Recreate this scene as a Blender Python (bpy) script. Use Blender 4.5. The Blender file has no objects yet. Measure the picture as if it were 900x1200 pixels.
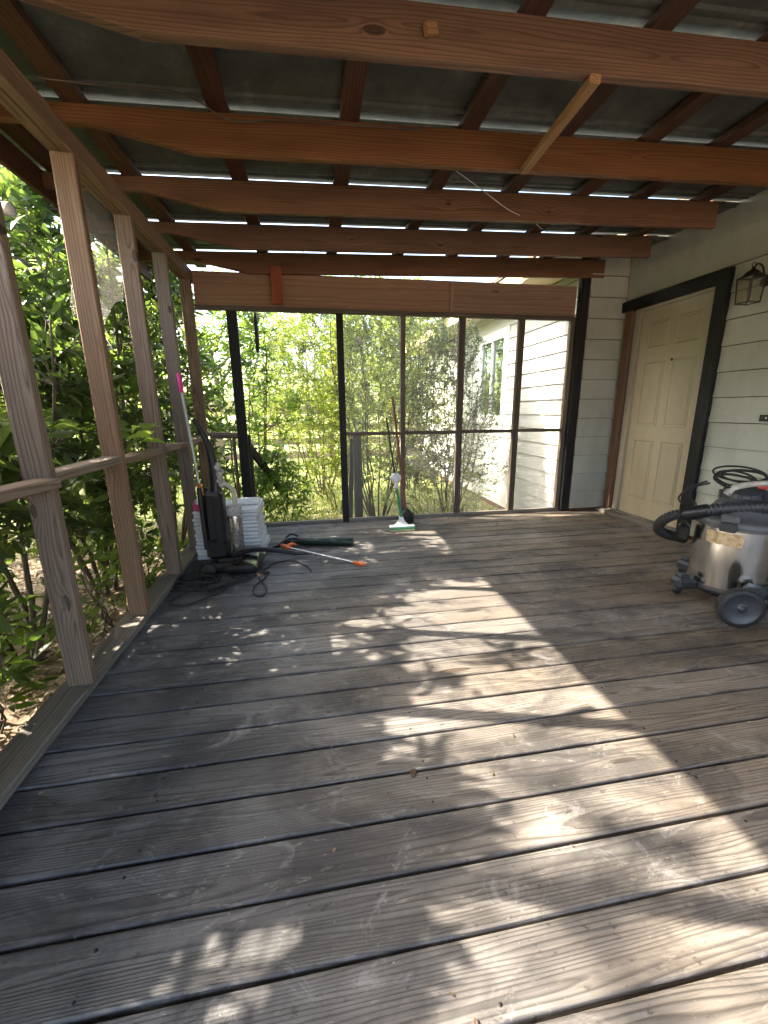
import bpy, math, random
import numpy as np
from mathutils import Vector, Matrix
random.seed(7); rng = np.random.default_rng(11)
C = bpy.context.scene.collection
PI = math.pi
D = Vector((1.0, -0.28, -0.915)).normalized()      # direction the sunlight travels

# ------------------------------------------------------------------ helpers
def tag(o, label=None, cat=None, group=None, kind=None):
    if label: o['label'] = label
    if cat: o['category'] = cat
    if group: o['group'] = group
    if kind: o['kind'] = kind
    return o
def thing(name, loc, label, cat, group=None):
    o = bpy.data.objects.new(name, None); C.objects.link(o); o.location = loc
    o.empty_display_size = .1
    return tag(o, label, cat, group)
def wloc(o):
    v = Vector((0, 0, 0))
    while o is not None:
        v += o.location; o = o.parent
    return v

class MB:
    """collects shapes in world coordinates, links them as one mesh object"""
    def __init__(s): s.v = []; s.f = []; s.g = []; s.r = []; s.sm = []; s.M = Matrix()
    def add(s, vs, fs, gs=None, rnd=None, smooth=False):
        b = len(s.v); rnd = random.random() if rnd is None else rnd
        for i, p in enumerate(vs):
            p = s.M @ Vector(p); s.v.append(tuple(p)); s.g.append(tuple(gs[i]) if gs else tuple(p)); s.r.append(rnd)
        for f in fs: s.f.append(tuple(b + i for i in f)); s.sm.append(smooth)
        return s
    def beam(s, p0, p1, w, h, up=(0, 0, 1), ch=.003, rnd=None, tap=None):
        """timber from p0 to p1, w wide, h high (h along up)"""
        p0, p1 = Vector(p0), Vector(p1); a = p1 - p0; L = a.length; a.normalize()
        u = Vector(up); u = (u - a * u.dot(a)).normalized(); n = a.cross(u)
        W, H = w / 2, h / 2; c = min(ch, W * .45, H * .45)
        prof = [(-W + c, -H), (W - c, -H), (W, -H + c), (W, H - c), (W - c, H), (-W + c, H), (-W, H - c), (-W, -H + c)]
        ox, oy, oz = random.uniform(0, 40), random.uniform(-.05, .05), random.uniform(.012, .05)
        vs = []; gs = []
        flat = w < h
        nseg = 2
        for k in range(nseg):
            t = k / (nseg - 1); q = p0 + a * L * t
            for (x, y) in prof:
                vs.append(q + n * x + u * y)
                gs.append((ox + L * t, (y if flat else x) + oy, (x if flat else y) + oz))
        fs = [(i, (i + 1) % 8, 8 + (i + 1) % 8, 8 + i) for i in range(8)]
        fs += [tuple(range(7, -1, -1)), tuple(range(8, 16))]
        return s.add(vs, fs, gs, rnd)
    def box(s, lo, hi, ch=.003, rnd=None):
        lo, hi = Vector(lo), Vector(hi); d = hi - lo; c = (lo + hi) / 2
        ax = max(range(3), key=lambda i: d[i])
        if ax == 0: return s.beam((lo.x, c.y, c.z), (hi.x, c.y, c.z), d.y, d.z, (0, 0, 1), ch, rnd)
        if ax == 1: return s.beam((c.x, lo.y, c.z), (c.x, hi.y, c.z), d.x, d.z, (0, 0, 1), ch, rnd)
        return s.beam((c.x, c.y, lo.z), (c.x, c.y, hi.z), d.x, d.y, (0, 1, 0), ch, rnd)
    def cbox(s, c, size, R=None, ch=.004, rnd=None):
        """box bevelled on all edges, about centre c, optional rotation"""
        x, y, z = [k / 2 for k in size]; ch = min(ch, x * .6, y * .6, z * .6)
        vs = []; idx = {}
        for sx in (-1, 1):
            for sy in (-1, 1):
                for sz in (-1, 1):
                    for k in range(3):
                        p = [sx * (x - ch), sy * (y - ch), sz * (z - ch)]
                        p[k] = (sx * x, sy * y, sz * z)[k]
                        idx[(sx, sy, sz, k)] = len(vs); vs.append(Vector(p))
        fs = []
        for k in range(3):
            a, b = (k + 1) % 3, (k + 2) % 3
            for sg in (-1, 1):
                loop = []
                for (m, n) in ((-1, -1), (1, -1), (1, 1), (-1, 1)):
                    q = [0, 0, 0]; q[k] = sg; q[a] = m; q[b] = n; loop.append(idx[(*q, k)])
                fs.append(tuple(loop if sg > 0 else loop[::-1]))
        for k in range(3):
            a, b = (k + 1) % 3, (k + 2) % 3
            for m in (-1, 1):
                for n in (-1, 1):
                    q0 = [0, 0, 0]; q1 = [0, 0, 0]
                    q0[k] = -1; q1[k] = 1; q0[a] = q1[a] = m; q0[b] = q1[b] = n
                    l = [idx[(*q0, a)], idx[(*q1, a)], idx[(*q1, b)], idx[(*q0, b)]]
                    fs.append(tuple(l if m * n < 0 else l[::-1]))
        for sx in (-1, 1):
            for sy in (-1, 1):
                for sz in (-1, 1):
                    l = [idx[(sx, sy, sz, k)] for k in range(3)]
                    fs.append(tuple(l if sx * sy * sz > 0 else l[::-1]))
        R = R or Matrix(); c = Vector(c)
        gs = [(v.x, v.y, v.z) for v in vs]
        return s.add([c + (R @ v) for v in vs], fs, gs, rnd)
    def tube(s, pts, r, n=8, caps=True, rnd=None, sub=0, rings=None):
        pts = [Vector(p) for p in pts]
        if sub: pts, r = smooth_path(pts, r, sub)
        rs = r if isinstance(r, (list, tuple)) else [r] * len(pts)
        vs = []; fs = []; up = None; gs = []; L = 0; o = random.uniform(0, 30)
        for i, p in enumerate(pts):
            a = (pts[min(i + 1, len(pts) - 1)] - pts[max(i - 1, 0)])
            if a.length < 1e-9: a = Vector((0, 0, 1))
            a.normalize()
            if up is None: up = Vector((0, 0, 1)) if abs(a.z) < .9 else Vector((1, 0, 0))
            up = (up - a * up.dot(a)); up = up.normalized() if up.length > 1e-6 else a.orthogonal().normalized()
            w = a.cross(up)
            if i: L += (p - pts[i - 1]).length
            for k in range(n):
                t = 2 * PI * k / n
                vs.append(p + (w * math.cos(t) + up * math.sin(t)) * rs[i]); gs.append((o + L, math.cos(t) * rs[i], math.sin(t) * rs[i]))
        for i in range(len(pts) - 1):
            for k in range(n):
                fs.append((i * n + k, i * n + (k + 1) % n, (i + 1) * n + (k + 1) % n, (i + 1) * n + k))
        s.add(vs, fs, gs, rnd, True)
        if caps:
            m = len(pts); b = len(s.f)
            s.add(vs[:n], [tuple(range(n - 1, -1, -1))], gs[:n], rnd); s.add(vs[(m - 1) * n:], [tuple(range(n))], gs[(m - 1) * n:], rnd)
        return s
    def lathe(s, prof, c=(0, 0, 0), axis=(0, 0, 1), n=32, rnd=None, smooth=True, a0=0, a1=2 * PI):
        """prof: (radius, height) list"""
        ax = Vector(axis).normalized(); u = ax.orthogonal().normalized(); w = ax.cross(u); c = Vector(c)
        vs = []; fs = []; m = len(prof)
        for i in range(n):
            t = a0 + (a1 - a0) * i / n
            for (r, h) in prof: vs.append(c + ax * h + (u * math.cos(t) + w * math.sin(t)) * r)
        for i in range(n):
            j = (i + 1) % n
            for k in range(m - 1): fs.append((i * m + k, j * m + k, j * m + k + 1, i * m + k + 1))
        return s.add(vs, fs, None, rnd, smooth)
    def build(s, name, mat, parent=None, autos=None):
        off = wloc(parent) if parent else Vector((0, 0, 0))
        me = bpy.data.meshes.new(name)
        me.from_pydata([tuple(Vector(p) - off) for p in s.v], [], s.f)
        at = me.attributes.new('gc', 'FLOAT_VECTOR', 'POINT'); at.data.foreach_set('vector', np.array(s.g, dtype=np.float32).ravel())
        at = me.attributes.new('rnd', 'FLOAT', 'POINT'); at.data.foreach_set('value', np.array(s.r, dtype=np.float32))
        me.polygons.foreach_set('use_smooth', s.sm)
        me.materials.append(mat); me.update()
        o = bpy.data.objects.new(name, me); C.objects.link(o)
        if parent: o.parent = parent
        return o
def smooth_path(pts, r, sub):
    out = []; ro = []; n = len(pts); rl = isinstance(r, (list, tuple))
    for i in range(n - 1):
        p0, p1, p2, p3 = pts[max(i - 1, 0)], pts[i], pts[i + 1], pts[min(i + 2, n - 1)]
        for k in range(sub):
            t = k / sub
            out.append(.5 * ((2 * p1) + (-p0 + p2) * t + (2 * p0 - 5 * p1 + 4 * p2 - p3) * t * t + (-p0 + 3 * p1 - 3 * p2 + p3) * t ** 3))
            if rl: ro.append(r[i] * (1 - t) + r[i + 1] * t)
    out.append(pts[-1])
    if rl: ro.append(r[-1])
    return out, (ro if rl else r)

# ------------------------------------------------------------------ materials
class NT:
    def __init__(s, name):
        s.m = bpy.data.materials.new(name); s.m.use_nodes = True; s.t = s.m.node_tree; s.t.nodes.clear()
        s.out = s.n('ShaderNodeOutputMaterial')
    def n(s, typ, **k):
        nd = s.t.nodes.new(typ)
        for a, b in k.items(): setattr(nd, a, b)
        return nd
    def l(s, a, b): s.t.links.new(a, b)
    def val(s, nd, key, v):
        sock = nd.inputs[key]
        if hasattr(v, 'is_output'): s.l(v, sock)
        else: sock.default_value = v
    def math(s, op, a, b=0.0, c=None, clamp=False):
        nd = s.n('ShaderNodeMath', operation=op, use_clamp=clamp); s.val(nd, 0, a); s.val(nd, 1, b)
        if c is not None: s.val(nd, 2, c)
        return nd.outputs[0]
    def vmul(s, v, k, add=None):
        nd = s.n('ShaderNodeVectorMath', operation='MULTIPLY_ADD'); s.l(v, nd.inputs[0]); nd.inputs[1].default_value = k
        nd.inputs[2].default_value = add or (0, 0, 0); return nd.outputs[0]
    def noise(s, v, scale, detail=3, rough=.55, dist=0, color=False):
        nd = s.n('ShaderNodeTexNoise'); s.l(v, nd.inputs['Vector']); nd.inputs['Scale'].default_value = scale
        nd.inputs['Detail'].default_value = detail; nd.inputs['Roughness'].default_value = rough; nd.inputs['Distortion'].default_value = dist
        return nd.outputs['Color' if color else 'Fac']
    def ramp(s, f, stops):
        nd = s.n('ShaderNodeValToRGB'); s.l(f, nd.inputs[0]); e = nd.color_ramp.elements
        while len(e) < len(stops): e.new(.5)
        for i, (p, c) in enumerate(stops):
            e[i].position = p; c = (c, c, c) if isinstance(c, (int, float)) else c; e[i].color = (*c, 1)
        return nd.outputs[0]
    def mix(s, f, a, b, mode='MIX'):
        nd = s.n('ShaderNodeMix', data_type='RGBA', blend_type=mode); s.val(nd, 'Factor', f)
        for k, v in ((6, a), (7, b)):
            if isinstance(v, tuple): nd.inputs[k].default_value = (*v[:3], 1)
            else: s.l(v, nd.inputs[k])
        return nd.outputs[2]
    def attr(s, name, out='Vector'):
        nd = s.n('ShaderNodeAttribute', attribute_name=name); return nd.outputs[out]
    def obj(s): return s.n('ShaderNodeTexCoord').outputs['Object']
    def geo(s): return s.n('ShaderNodeNewGeometry').outputs['Position']
    def bump(s, h, st=.3, dist=.01, prev=None):
        nd = s.n('ShaderNodeBump'); nd.inputs['Strength'].default_value = st; nd.inputs['Distance'].default_value = dist; s.l(h, nd.inputs['Height'])
        if prev: s.l(prev, nd.inputs['Normal'])
        return nd.outputs[0]
    def pr(s, col, rough=.6, metal=0, normal=None, spec=.5, **k):
        p = s.n('ShaderNodeBsdfPrincipled'); s.val(p, 'Base Color', (*col, 1) if isinstance(col, tuple) else col)
        s.val(p, 'Roughness', rough); s.val(p, 'Metallic', metal); s.val(p, 'Specular IOR Level', spec)
        if normal: s.l(normal, p.inputs['Normal'])
        for a, b in k.items(): s.val(p, a.replace('_', ' '), b)
        return p.outputs[0]
    def done(s, sh): s.l(sh, s.out.inputs['Surface']); return s.m

def grain(t, scale=34, dist=.012, stretch=.10, kd=2.0):
    """growth rings of a sawn board, in the board's own coordinates: returns (rings 0-1, fibre 0-1, coord)"""
    g = t.attr('gc')
    low = t.vmul(g, (.9, 9, 9))
    nz = t.noise(low, 1.0, 2, .5, color=True)
    off = t.vmul(nz, (0, dist * 5, dist * 5), (0, -dist * 2.5, -dist * 2.5))
    base = t.vmul(g, (stretch * .15, 1, 1))
    # knots: rings swell round scattered points
    vo = t.n('ShaderNodeTexVoronoi'); t.l(t.vmul(g, (kd, 7, .6)), vo.inputs['Vector']); vo.inputs['Scale'].default_value = 1.0; vo.inputs['Randomness'].default_value = 1
    kn = t.math('MULTIPLY', t.math('POWER', t.math('SUBTRACT', 1.0, vo.outputs['Distance'], clamp=True), 7.0), .035)
    cmb = t.n('ShaderNodeCombineXYZ'); t.l(kn, cmb.inputs[1]); t.l(kn, cmb.inputs[2])
    a1 = t.n('ShaderNodeVectorMath', operation='ADD'); t.l(base, a1.inputs[0]); t.l(off, a1.inputs[1])
    a2 = t.n('ShaderNodeVectorMath', operation='ADD'); t.l(a1.outputs[0], a2.inputs[0]); t.l(cmb.outputs[0], a2.inputs[1])
    w = t.n('ShaderNodeTexWave', wave_type='RINGS', rings_direction='X', wave_profile='SAW'); t.l(a2.outputs[0], w.inputs['Vector'])
    w.inputs['Scale'].default_value = scale; w.inputs['Distortion'].default_value = 1.2; w.inputs['Detail'].default_value = 2; w.inputs['Detail Scale'].default_value = .8
    fib = t.noise(t.vmul(g, (7, 260, 260)), 1.0, 3, .6)
    core = t.math('LESS_THAN', vo.outputs['Distance'], .10)
    return w.outputs['Fac'], fib, g, core

def wood(name, light, dark, var=.35, rough=.75, scale=34, stain=None, wear=None, bump=.35, ringamt=.65, kd=1.6):
    t = NT(name); ring, fib, g, core = grain(t, scale, kd=kd)
    r = t.attr('rnd', 'Fac')
    c = t.mix(t.math('MULTIPLY', t.ramp(ring, [(0, 0), (.5, .15), (.88, 1), (1, .1)]), min(1, ringamt * 1.3)), light, dark)
    c = t.mix(t.math('MULTIPLY', t.ramp(fib, [(.35, 0), (.75, 1)]), .35), c, dark)
    c = t.mix(t.math('MULTIPLY', core, .8), c, tuple(k * .35 for k in dark))
    big = t.noise(t.vmul(g, (1.6, 12, 12)), 1.0, 4, .6)
    c = t.mix(t.math('MULTIPLY', t.ramp(big, [(.42, 0), (.72, 1)]), .55), c, stain or tuple(k * .55 for k in dark))
    if wear:
        sc = t.noise(t.vmul(g, (3, 40, 40)), 1.0, 5, .7)
        c = t.mix(t.math('MULTIPLY', t.ramp(sc, [(.56, 0), (.68, 1)]), .6), c, wear)
    hs = t.n('ShaderNodeHueSaturation'); t.l(c, hs.inputs['Color']); t.l(t.math('MULTIPLY_ADD', r, var * 1.3, 1 - var * .65), hs.inputs['Value'])
    t.l(t.math('MULTIPLY_ADD', t.math('FRACT', t.math('MULTIPLY', r, 7.3)), .35, .8), hs.inputs['Saturation'])
    h = t.math('ADD', t.math('MULTIPLY', ring, -.6), t.math('MULTIPLY', fib, -.7))
    return t.done(t.pr(hs.outputs[0], rough, normal=t.bump(h, bump, .002), spec=.3))

def deck_mat():
    t = NT('weathered_deck_boards'); ring, fib, g, core = grain(t, 44, .014, kd=1.3)
    pos = t.geo(); r = t.attr('rnd', 'Fac')
    r2 = t.math('FRACT', t.math('MULTIPLY', r, 13.7))
    sep = t.n('ShaderNodeSeparateXYZ'); t.l(pos, sep.inputs[0])
    # brown worn wood towards the house door, grey weathering towards the open side
    n0 = t.noise(pos, .8, 3, .6)
    side = t.math('MULTIPLY_ADD', sep.outputs[0], .42, t.math('MULTIPLY_ADD', n0, 1.5, -.6), clamp=True)
    light = t.mix(side, (.180, .177, .177), (.245, .203, .158))
    dark = t.mix(side, (.052, .052, .054), (.066, .050, .036))
    rr = t.ramp(ring, [(0, .0), (.5, .10), (.84, 1), (.95, .5), (1, .05)])
    c = t.mix(t.math('MULTIPLY', rr, .85), light, dark)
    c = t.mix(t.math('MULTIPLY', t.ramp(fib, [(.42, 0), (.66, 1)]), .4), c, dark)
    c = t.mix(t.math('MULTIPLY', core, .75), c, (.04, .025, .016))
    # damp dark patches
    st = t.noise(t.vmul(pos, (1.1, 1.9, 1)), 1.7, 6, .68, .6)
    c = t.mix(t.math('MULTIPLY', t.ramp(st, [(.46, 0), (.60, 1)]), .68), c, (.028, .028, .031))
    # two broad near-black patches on the open side, with ragged edges
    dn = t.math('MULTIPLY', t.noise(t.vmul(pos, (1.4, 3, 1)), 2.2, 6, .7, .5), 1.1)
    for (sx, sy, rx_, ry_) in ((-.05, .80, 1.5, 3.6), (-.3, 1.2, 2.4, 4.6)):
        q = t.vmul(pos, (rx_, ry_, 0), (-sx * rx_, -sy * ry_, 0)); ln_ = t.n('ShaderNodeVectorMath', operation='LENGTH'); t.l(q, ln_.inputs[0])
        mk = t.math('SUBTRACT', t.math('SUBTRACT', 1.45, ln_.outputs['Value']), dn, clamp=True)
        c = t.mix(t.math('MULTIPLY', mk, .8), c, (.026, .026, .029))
    # ground-in dirt along both edges of each board and smeared stains inside single boards
    sm = t.noise(t.vmul(g, (2.2, 14, 14)), 1.0, 5, .65, .8)
    c = t.mix(t.math('MULTIPLY', t.ramp(sm, [(.52, 0), (.70, 1)]), .6), c, (.045, .040, .038))
    # pale worn patches, scuffs and dried spills
    sc = t.noise(t.vmul(pos, (2.6, 4.5, 1)), 1.6, 8, .74, 1.4)
    c = t.mix(t.math('MULTIPLY', t.ramp(sc, [(.565, 0), (.66, 1)]), .42), c, (.34, .335, .33))
    wv = t.noise(t.vmul(pos, (9, 40, 1)), 1.0, 6, .75, .6)
    c = t.mix(t.math('MULTIPLY', t.ramp(wv, [(.60, 0), (.70, 1)]), .45), c, (.38, .35, .31))
    sp = t.noise(t.vmul(pos, (60, 110, 1)), 1.0, 4, .6)
    c = t.mix(t.math('MULTIPLY', t.ramp(sp, [(.68, 0), (.73, 1)]), .55), c, (.45, .42, .38))
    dk = t.noise(t.vmul(pos, (26, 44, 1)), 1.0, 4, .65)
    c = t.mix(t.math('MULTIPLY', t.ramp(dk, [(.62, 0), (.69, 1)]), .6), c, (.018, .015, .013))
    hs = t.n('ShaderNodeHueSaturation'); t.l(c, hs.inputs['Color']); t.l(t.math('MULTIPLY_ADD', r, .5, .75), hs.inputs['Value'])
    t.l(t.math('MULTIPLY_ADD', r2, .5, .75), hs.inputs['Saturation'])
    rough = t.math('MULTIPLY_ADD', st, .35, .40)
    h = t.math('ADD', t.math('MULTIPLY', rr, -.9), t.math('MULTIPLY', fib, -.8))
    b1 = t.bump(h, .45, .003); b2 = t.bump(t.noise(t.vmul(pos, (1, 3, 1)), 9, 3), .12, .01, b1)
    return t.done(t.pr(hs.outputs[0], rough, normal=b2, spec=.4))

def paint(name, col, dirt=(.2, .18, .14), amt=.35, rough=.6, sc=3.0, streak=True, grainy=.12, speck=None):
    t = NT(name); p = t.geo()
    n1 = t.noise(t.vmul(p, (1, 1, .45 if streak else 1)), sc, 6, .65)
    c = t.mix(t.math('MULTIPLY', t.ramp(n1, [(.42, 0), (.72, 1)]), amt), col, dirt)
    n2 = t.noise(t.vmul(p, (1, 1, 1)), 38, 4, .7)
    c = t.mix(t.math('MULTIPLY', t.ramp(n2, [(.66, 0), (.74, 1)]), amt * 1.2), c, speck or tuple(k * .6 for k in dirt))
    g = t.noise(t.vmul(p, (9, 9, 70)), 1.0, 3, .6)
    rr = t.attr('rnd', 'Fac')
    hs = t.n('ShaderNodeHueSaturation'); t.l(c, hs.inputs['Color']); t.l(t.math('MULTIPLY_ADD', rr, .12, .94), hs.inputs['Value'])
    return t.done(t.pr(hs.outputs[0], rough, normal=t.bump(g, grainy, .004), spec=.35))

def plain(name, col, rough=.5, metal=0, var=.15, sc=25, spec=.5, **k):
    t = NT(name); n = t.noise(t.obj(), sc, 4, .6)
    c = t.mix(t.ramp(n, [(.35, 0), (.75, 1)]), tuple(x * (1 - var) for x in col), tuple(min(1, x * (1 + var)) for x in col))
    r = t.math('MULTIPLY_ADD', n, .25, rough - .12, clamp=True)
    return t.done(t.pr(c, r, metal, spec=spec, **k))

def leafmat(name, a, b, c, trans=.45, rough=.42, tcol=1.5):
    t = NT(name); r = t.attr('rnd', 'Fac')
    col = t.ramp(r, [(0, a), (.55, b), (.92, c), (1, tuple(min(1, x * 1.5) for x in c))])
    tc = t.mix(1.0, col, (tcol, tcol * 1.15, tcol * .45), 'MULTIPLY')
    p = t.pr(col, rough, spec=.45)
    tr = t.n('ShaderNodeBsdfTranslucent'); t.l(tc, tr.inputs[0])
    m = t.n('ShaderNodeMixShader'); m.inputs[0].default_value = trans; t.l(p, m.inputs[1]); t.l(tr.outputs[0], m.inputs[2])
    return t.done(m.outputs[0])

def glass(name, tint=(.9, .95, .95), tr=.8, rough=.03):
    t = NT(name); g = t.n('ShaderNodeBsdfGlossy'); g.inputs['Roughness'].default_value = rough
    n = t.noise(t.obj(), 6, 4); t.l(t.mix(n, tuple(k * .9 for k in tint), tint), g.inputs['Color'])
    tp = t.n('ShaderNodeBsdfTransparent'); tp.inputs[0].default_value = (*tint, 1)
    m = t.n('ShaderNodeMixShader'); m.inputs[0].default_value = tr; t.l(g.outputs[0], m.inputs[1]); t.l(tp.outputs[0], m.inputs[2])
    return t.done(m.outputs[0])

def mesh_screen(name, cover, col=(.5, .5, .48), sc=2):
    t = NT(name); d = t.n('ShaderNodeBsdfDiffuse'); d.inputs[0].default_value = (*col, 1)
    tl = t.n('ShaderNodeBsdfTranslucent'); tl.inputs[0].default_value = (*col, 1)
    a = t.n('ShaderNodeAddShader'); t.l(d.outputs[0], a.inputs[0]); t.l(tl.outputs[0], a.inputs[1])
    tp = t.n('ShaderNodeBsdfTransparent')
    m = t.n('ShaderNodeMixShader'); n = t.noise(t.obj(), sc, 5, .7)
    t.l(t.math('MULTIPLY', t.ramp(n, [(.3, .5), (.75, 1)]), cover), m.inputs[0]); t.l(tp.outputs[0], m.inputs[1]); t.l(a.outputs[0], m.inputs[2])
    return t.done(m.outputs[0])

M = {}
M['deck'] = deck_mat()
M['post'] = wood('weathered_post', (.33, .25, .185), (.10, .058, .035), stain=(.19, .15, .125), wear=(.36, .31, .26), scale=27, bump=.6, kd=3.0)
M['postb'] = wood('brown_post', (.30, .205, .14), (.10, .055, .032), stain=(.18, .12, .085), wear=(.32, .26, .2), scale=27, bump=.5, kd=3.0)
M['kerb'] = wood('weathered_sill', (.24, .21, .18), (.09, .075, .06), stain=(.09, .085, .08), rough=.7)
M['rafter'] = wood('red_brown_rafter', (.27, .130, .062), (.125, .052, .023), stain=(.085, .038, .018), rough=.62, bump=.25, scale=30, ringamt=.7, kd=2.6)
M['plate'] = wood('tan_top_plate', (.34, .20, .11), (.15, .08, .04), stain=(.14, .08, .045), scale=32)
M['purlin'] = wood('dark_purlin', (.13, .052, .024), (.06, .024, .011), rough=.7, scale=26)
M['newwood'] = wood('pale_brace', (.50, .30, .16), (.25, .12, .055), stain=(.22, .12, .06), scale=32)
M['redblock'] = wood('red_block', (.36, .10, .05), (.2, .05, .025), scale=30)
M['ply'] = wood('plywood_header', (.33, .20, .13), (.19, .095, .052), stain=(.26, .17, .11), wear=(.42, .30, .2), scale=9, ringamt=.5, rough=.7)
M['mullion'] = wood('weathered_mullion', (.15, .12, .095), (.06, .047, .036), stain=(.045, .038, .032), wear=(.24, .21, .18))
M['blackwood'] = wood('black_painted_wood', (.010, .011, .013), (.006, .006, .007), stain=(.022, .019, .016), wear=(.05, .045, .04), rough=.6, ringamt=.5)
M['darkwood'] = wood('dark_outdoor_wood', (.05, .038, .03), (.022, .017, .014), rough=.8)
M['jamb'] = paint('cream_jamb', (.40, .36, .28), (.22, .17, .12), .55)
M['door'] = paint('cream_door', (.38, .335, .245), (.25, .20, .13), .5, .5, 2.2, grainy=.03)
M['siding'] = paint('pale_siding', (.43, .44, .395), (.24, .23, .18), .6, .65, 2.3, grainy=.35)
M['extsiding'] = paint('white_siding', (.44, .46, .45), (.30, .31, .27), .35, .65, 2.3, grainy=.3)
M['soffit'] = paint('cream_soffit', (.60, .50, .30), (.3, .22, .12), .3)
M['browntrim'] = wood('bare_door_casing', (.22, .115, .065), (.1, .05, .03), stain=(.16, .11, .08))
M['black'] = plain('black_plastic', (.012, .012, .014), .38)
M['blackrub'] = plain('black_rubber', (.016, .016, .017), .62)
M['dgrey'] = plain('dark_grey_plastic', (.032, .036, .044), .42)
M['mgrey'] = plain('mid_grey_plastic', (.085, .09, .10), .45)
M['white'] = plain('white_plastic', (.72, .73, .74), .4, var=.06)
M['panel'] = plain('white_vinyl_panel', (.66, .68, .72), .45, var=.06, sc=8)
M['pink'] = plain('hot_pink_plastic', (.75, .04, .28), .45)
M['orange'] = plain('orange_plastic', (.85, .17, .04), .45)
M['green'] = plain('green_plastic', (.03, .22, .09), .4)
M['dgreen'] = plain('dark_green_plastic', (.008, .02, .016), .42)
M['red'] = plain('red_plastic', (.7, .03, .02), .4)
M['sponge'] = plain('yellow_sponge', (.55, .52, .28), .9)
M['steelpole'] = plain('grey_metal_pole', (.5, .5, .5), .35, .8)
M['brownpole'] = plain('red_brown_handle', (.20, .07, .035), .5)
M['iron'] = plain('dark_iron', (.03, .028, .024), .5, .6)
M['brass'] = plain('brass_latch', (.7, .5, .2), .3, 1)
M['lint'] = plain('grey_dusty_plastic', (.42, .40, .38), .6, var=.4, sc=60)
M['beige'] = plain('beige_hose', (.5, .45, .36), .5)
M['lav'] = plain('lavender_part', (.42, .33, .5), .4)
M['clear'] = glass('clear_plastic', (.75, .74, .72), .55, .15)
M['lampglass'] = glass('lantern_glass', (.9, .9, .85), .8, .05)
M['screen'] = mesh_screen('insect_screen', .12)
M['dusty'] = mesh_screen('dusty_torn_screen', .06, (.55, .53, .48), 1)
M['webm'] = mesh_screen('spider_silk', .16, (.8, .8, .8), 9)
M['leafA'] = leafmat('glossy_dark_leaf', (.045, .07, .03), (.10, .14, .055), (.23, .27, .10), .5, .30)
M['leafB'] = leafmat('lance_leaf', (.06, .10, .028), (.12, .18, .045), (.24, .30, .09), .55, .42)
M['leafC'] = leafmat('fine_leaf', (.12, .15, .04), (.24, .27, .07), (.40, .40, .14), .58, .45)
M['leafD'] = leafmat('far_leaf', (.15, .19, .06), (.27, .31, .11), (.44, .45, .2), .58, .5)
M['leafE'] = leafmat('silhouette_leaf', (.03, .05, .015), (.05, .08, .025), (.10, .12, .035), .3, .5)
M['bark'] = wood('shrub_bark', (.16, .13, .10), (.06, .045, .035), rough=.9, bump=.6)
M['grass'] = leafmat('grass_blade', (.08, .13, .03), (.14, .19, .045), (.28, .26, .09), .4, .6)
M['litterm'] = leafmat('dry_leaf', (.07, .045, .025), (.15, .10, .06), (.27, .20, .13), .2, .6, 1.0)
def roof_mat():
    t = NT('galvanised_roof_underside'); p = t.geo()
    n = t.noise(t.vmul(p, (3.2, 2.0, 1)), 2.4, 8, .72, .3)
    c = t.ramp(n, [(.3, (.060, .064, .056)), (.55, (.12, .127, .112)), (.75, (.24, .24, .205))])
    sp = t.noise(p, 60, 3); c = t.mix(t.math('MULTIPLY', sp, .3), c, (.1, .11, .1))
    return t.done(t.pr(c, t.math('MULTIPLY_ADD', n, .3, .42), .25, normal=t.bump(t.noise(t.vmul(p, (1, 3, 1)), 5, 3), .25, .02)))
M['roof'] = roof_mat()
def steel_mat():
    t = NT('scratched_stainless'); g = t.obj()
    n = t.noise(t.vmul(g, (30, 30, 4)), 1, 4, .7); n2 = t.noise(g, 9, 5, .7)
    c = t.mix(n2, (.58, .56, .52), (.80, .78, .74))
    return t.done(t.pr(c, t.math('MULTIPLY_ADD', n2, .2, .06), 1, normal=t.bump(n, .35, .004)))
M['steel'] = steel_mat()
def ground_mat():
    t = NT('yard_ground'); p = t.geo()
    n = t.noise(p, .35, 5, .6, .5); n2 = t.noise(p, 9, 6, .7); sep = t.n('ShaderNodeSeparateXYZ'); t.l(p, sep.inputs[0])
    soil = t.mix(n2, (.12, .085, .055), (.30, .23, .16)); gr = t.mix(n2, (.11, .14, .035), (.26, .26, .08))
    # bare litter-covered soil beside the porch, lawn beyond
    f = t.math('ADD', t.math('MULTIPLY_ADD', sep.outputs[1], .35, -1.5), t.math('MULTIPLY_ADD', n, 1.6, -.8), clamp=True)
    return t.done(t.pr(t.mix(f, soil, gr), .9, normal=t.bump(n2, .8, .05)))
M['ground'] = ground_mat()

# ------------------------------------------------------------------ ground
GZ = -.36
m = MB(); N = 60
xs = np.concatenate([-np.geomspace(150, .6, 24), np.geomspace(.6, 150, 24)]); ys = xs + 2
vs = []; fs = []
for j, y in enumerate(ys):
    for i, x in enumerate(xs):
        d = math.hypot(x, y - 2)
        vs.append((x, y, GZ + .03 * math.sin(x * 1.7 + y) * math.cos(y * 1.3 - x * .6) * min(1, d / 4)))
nx = len(xs)
for j in range(len(ys) - 1):
    for i in range(nx - 1): fs.append((j * nx + i, j * nx + i + 1, (j + 1) * nx + i + 1, (j + 1) * nx + i))
m.add(vs, fs, None, .5, True)
tag(m.build('ground', M['ground']), kind='structure')

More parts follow.
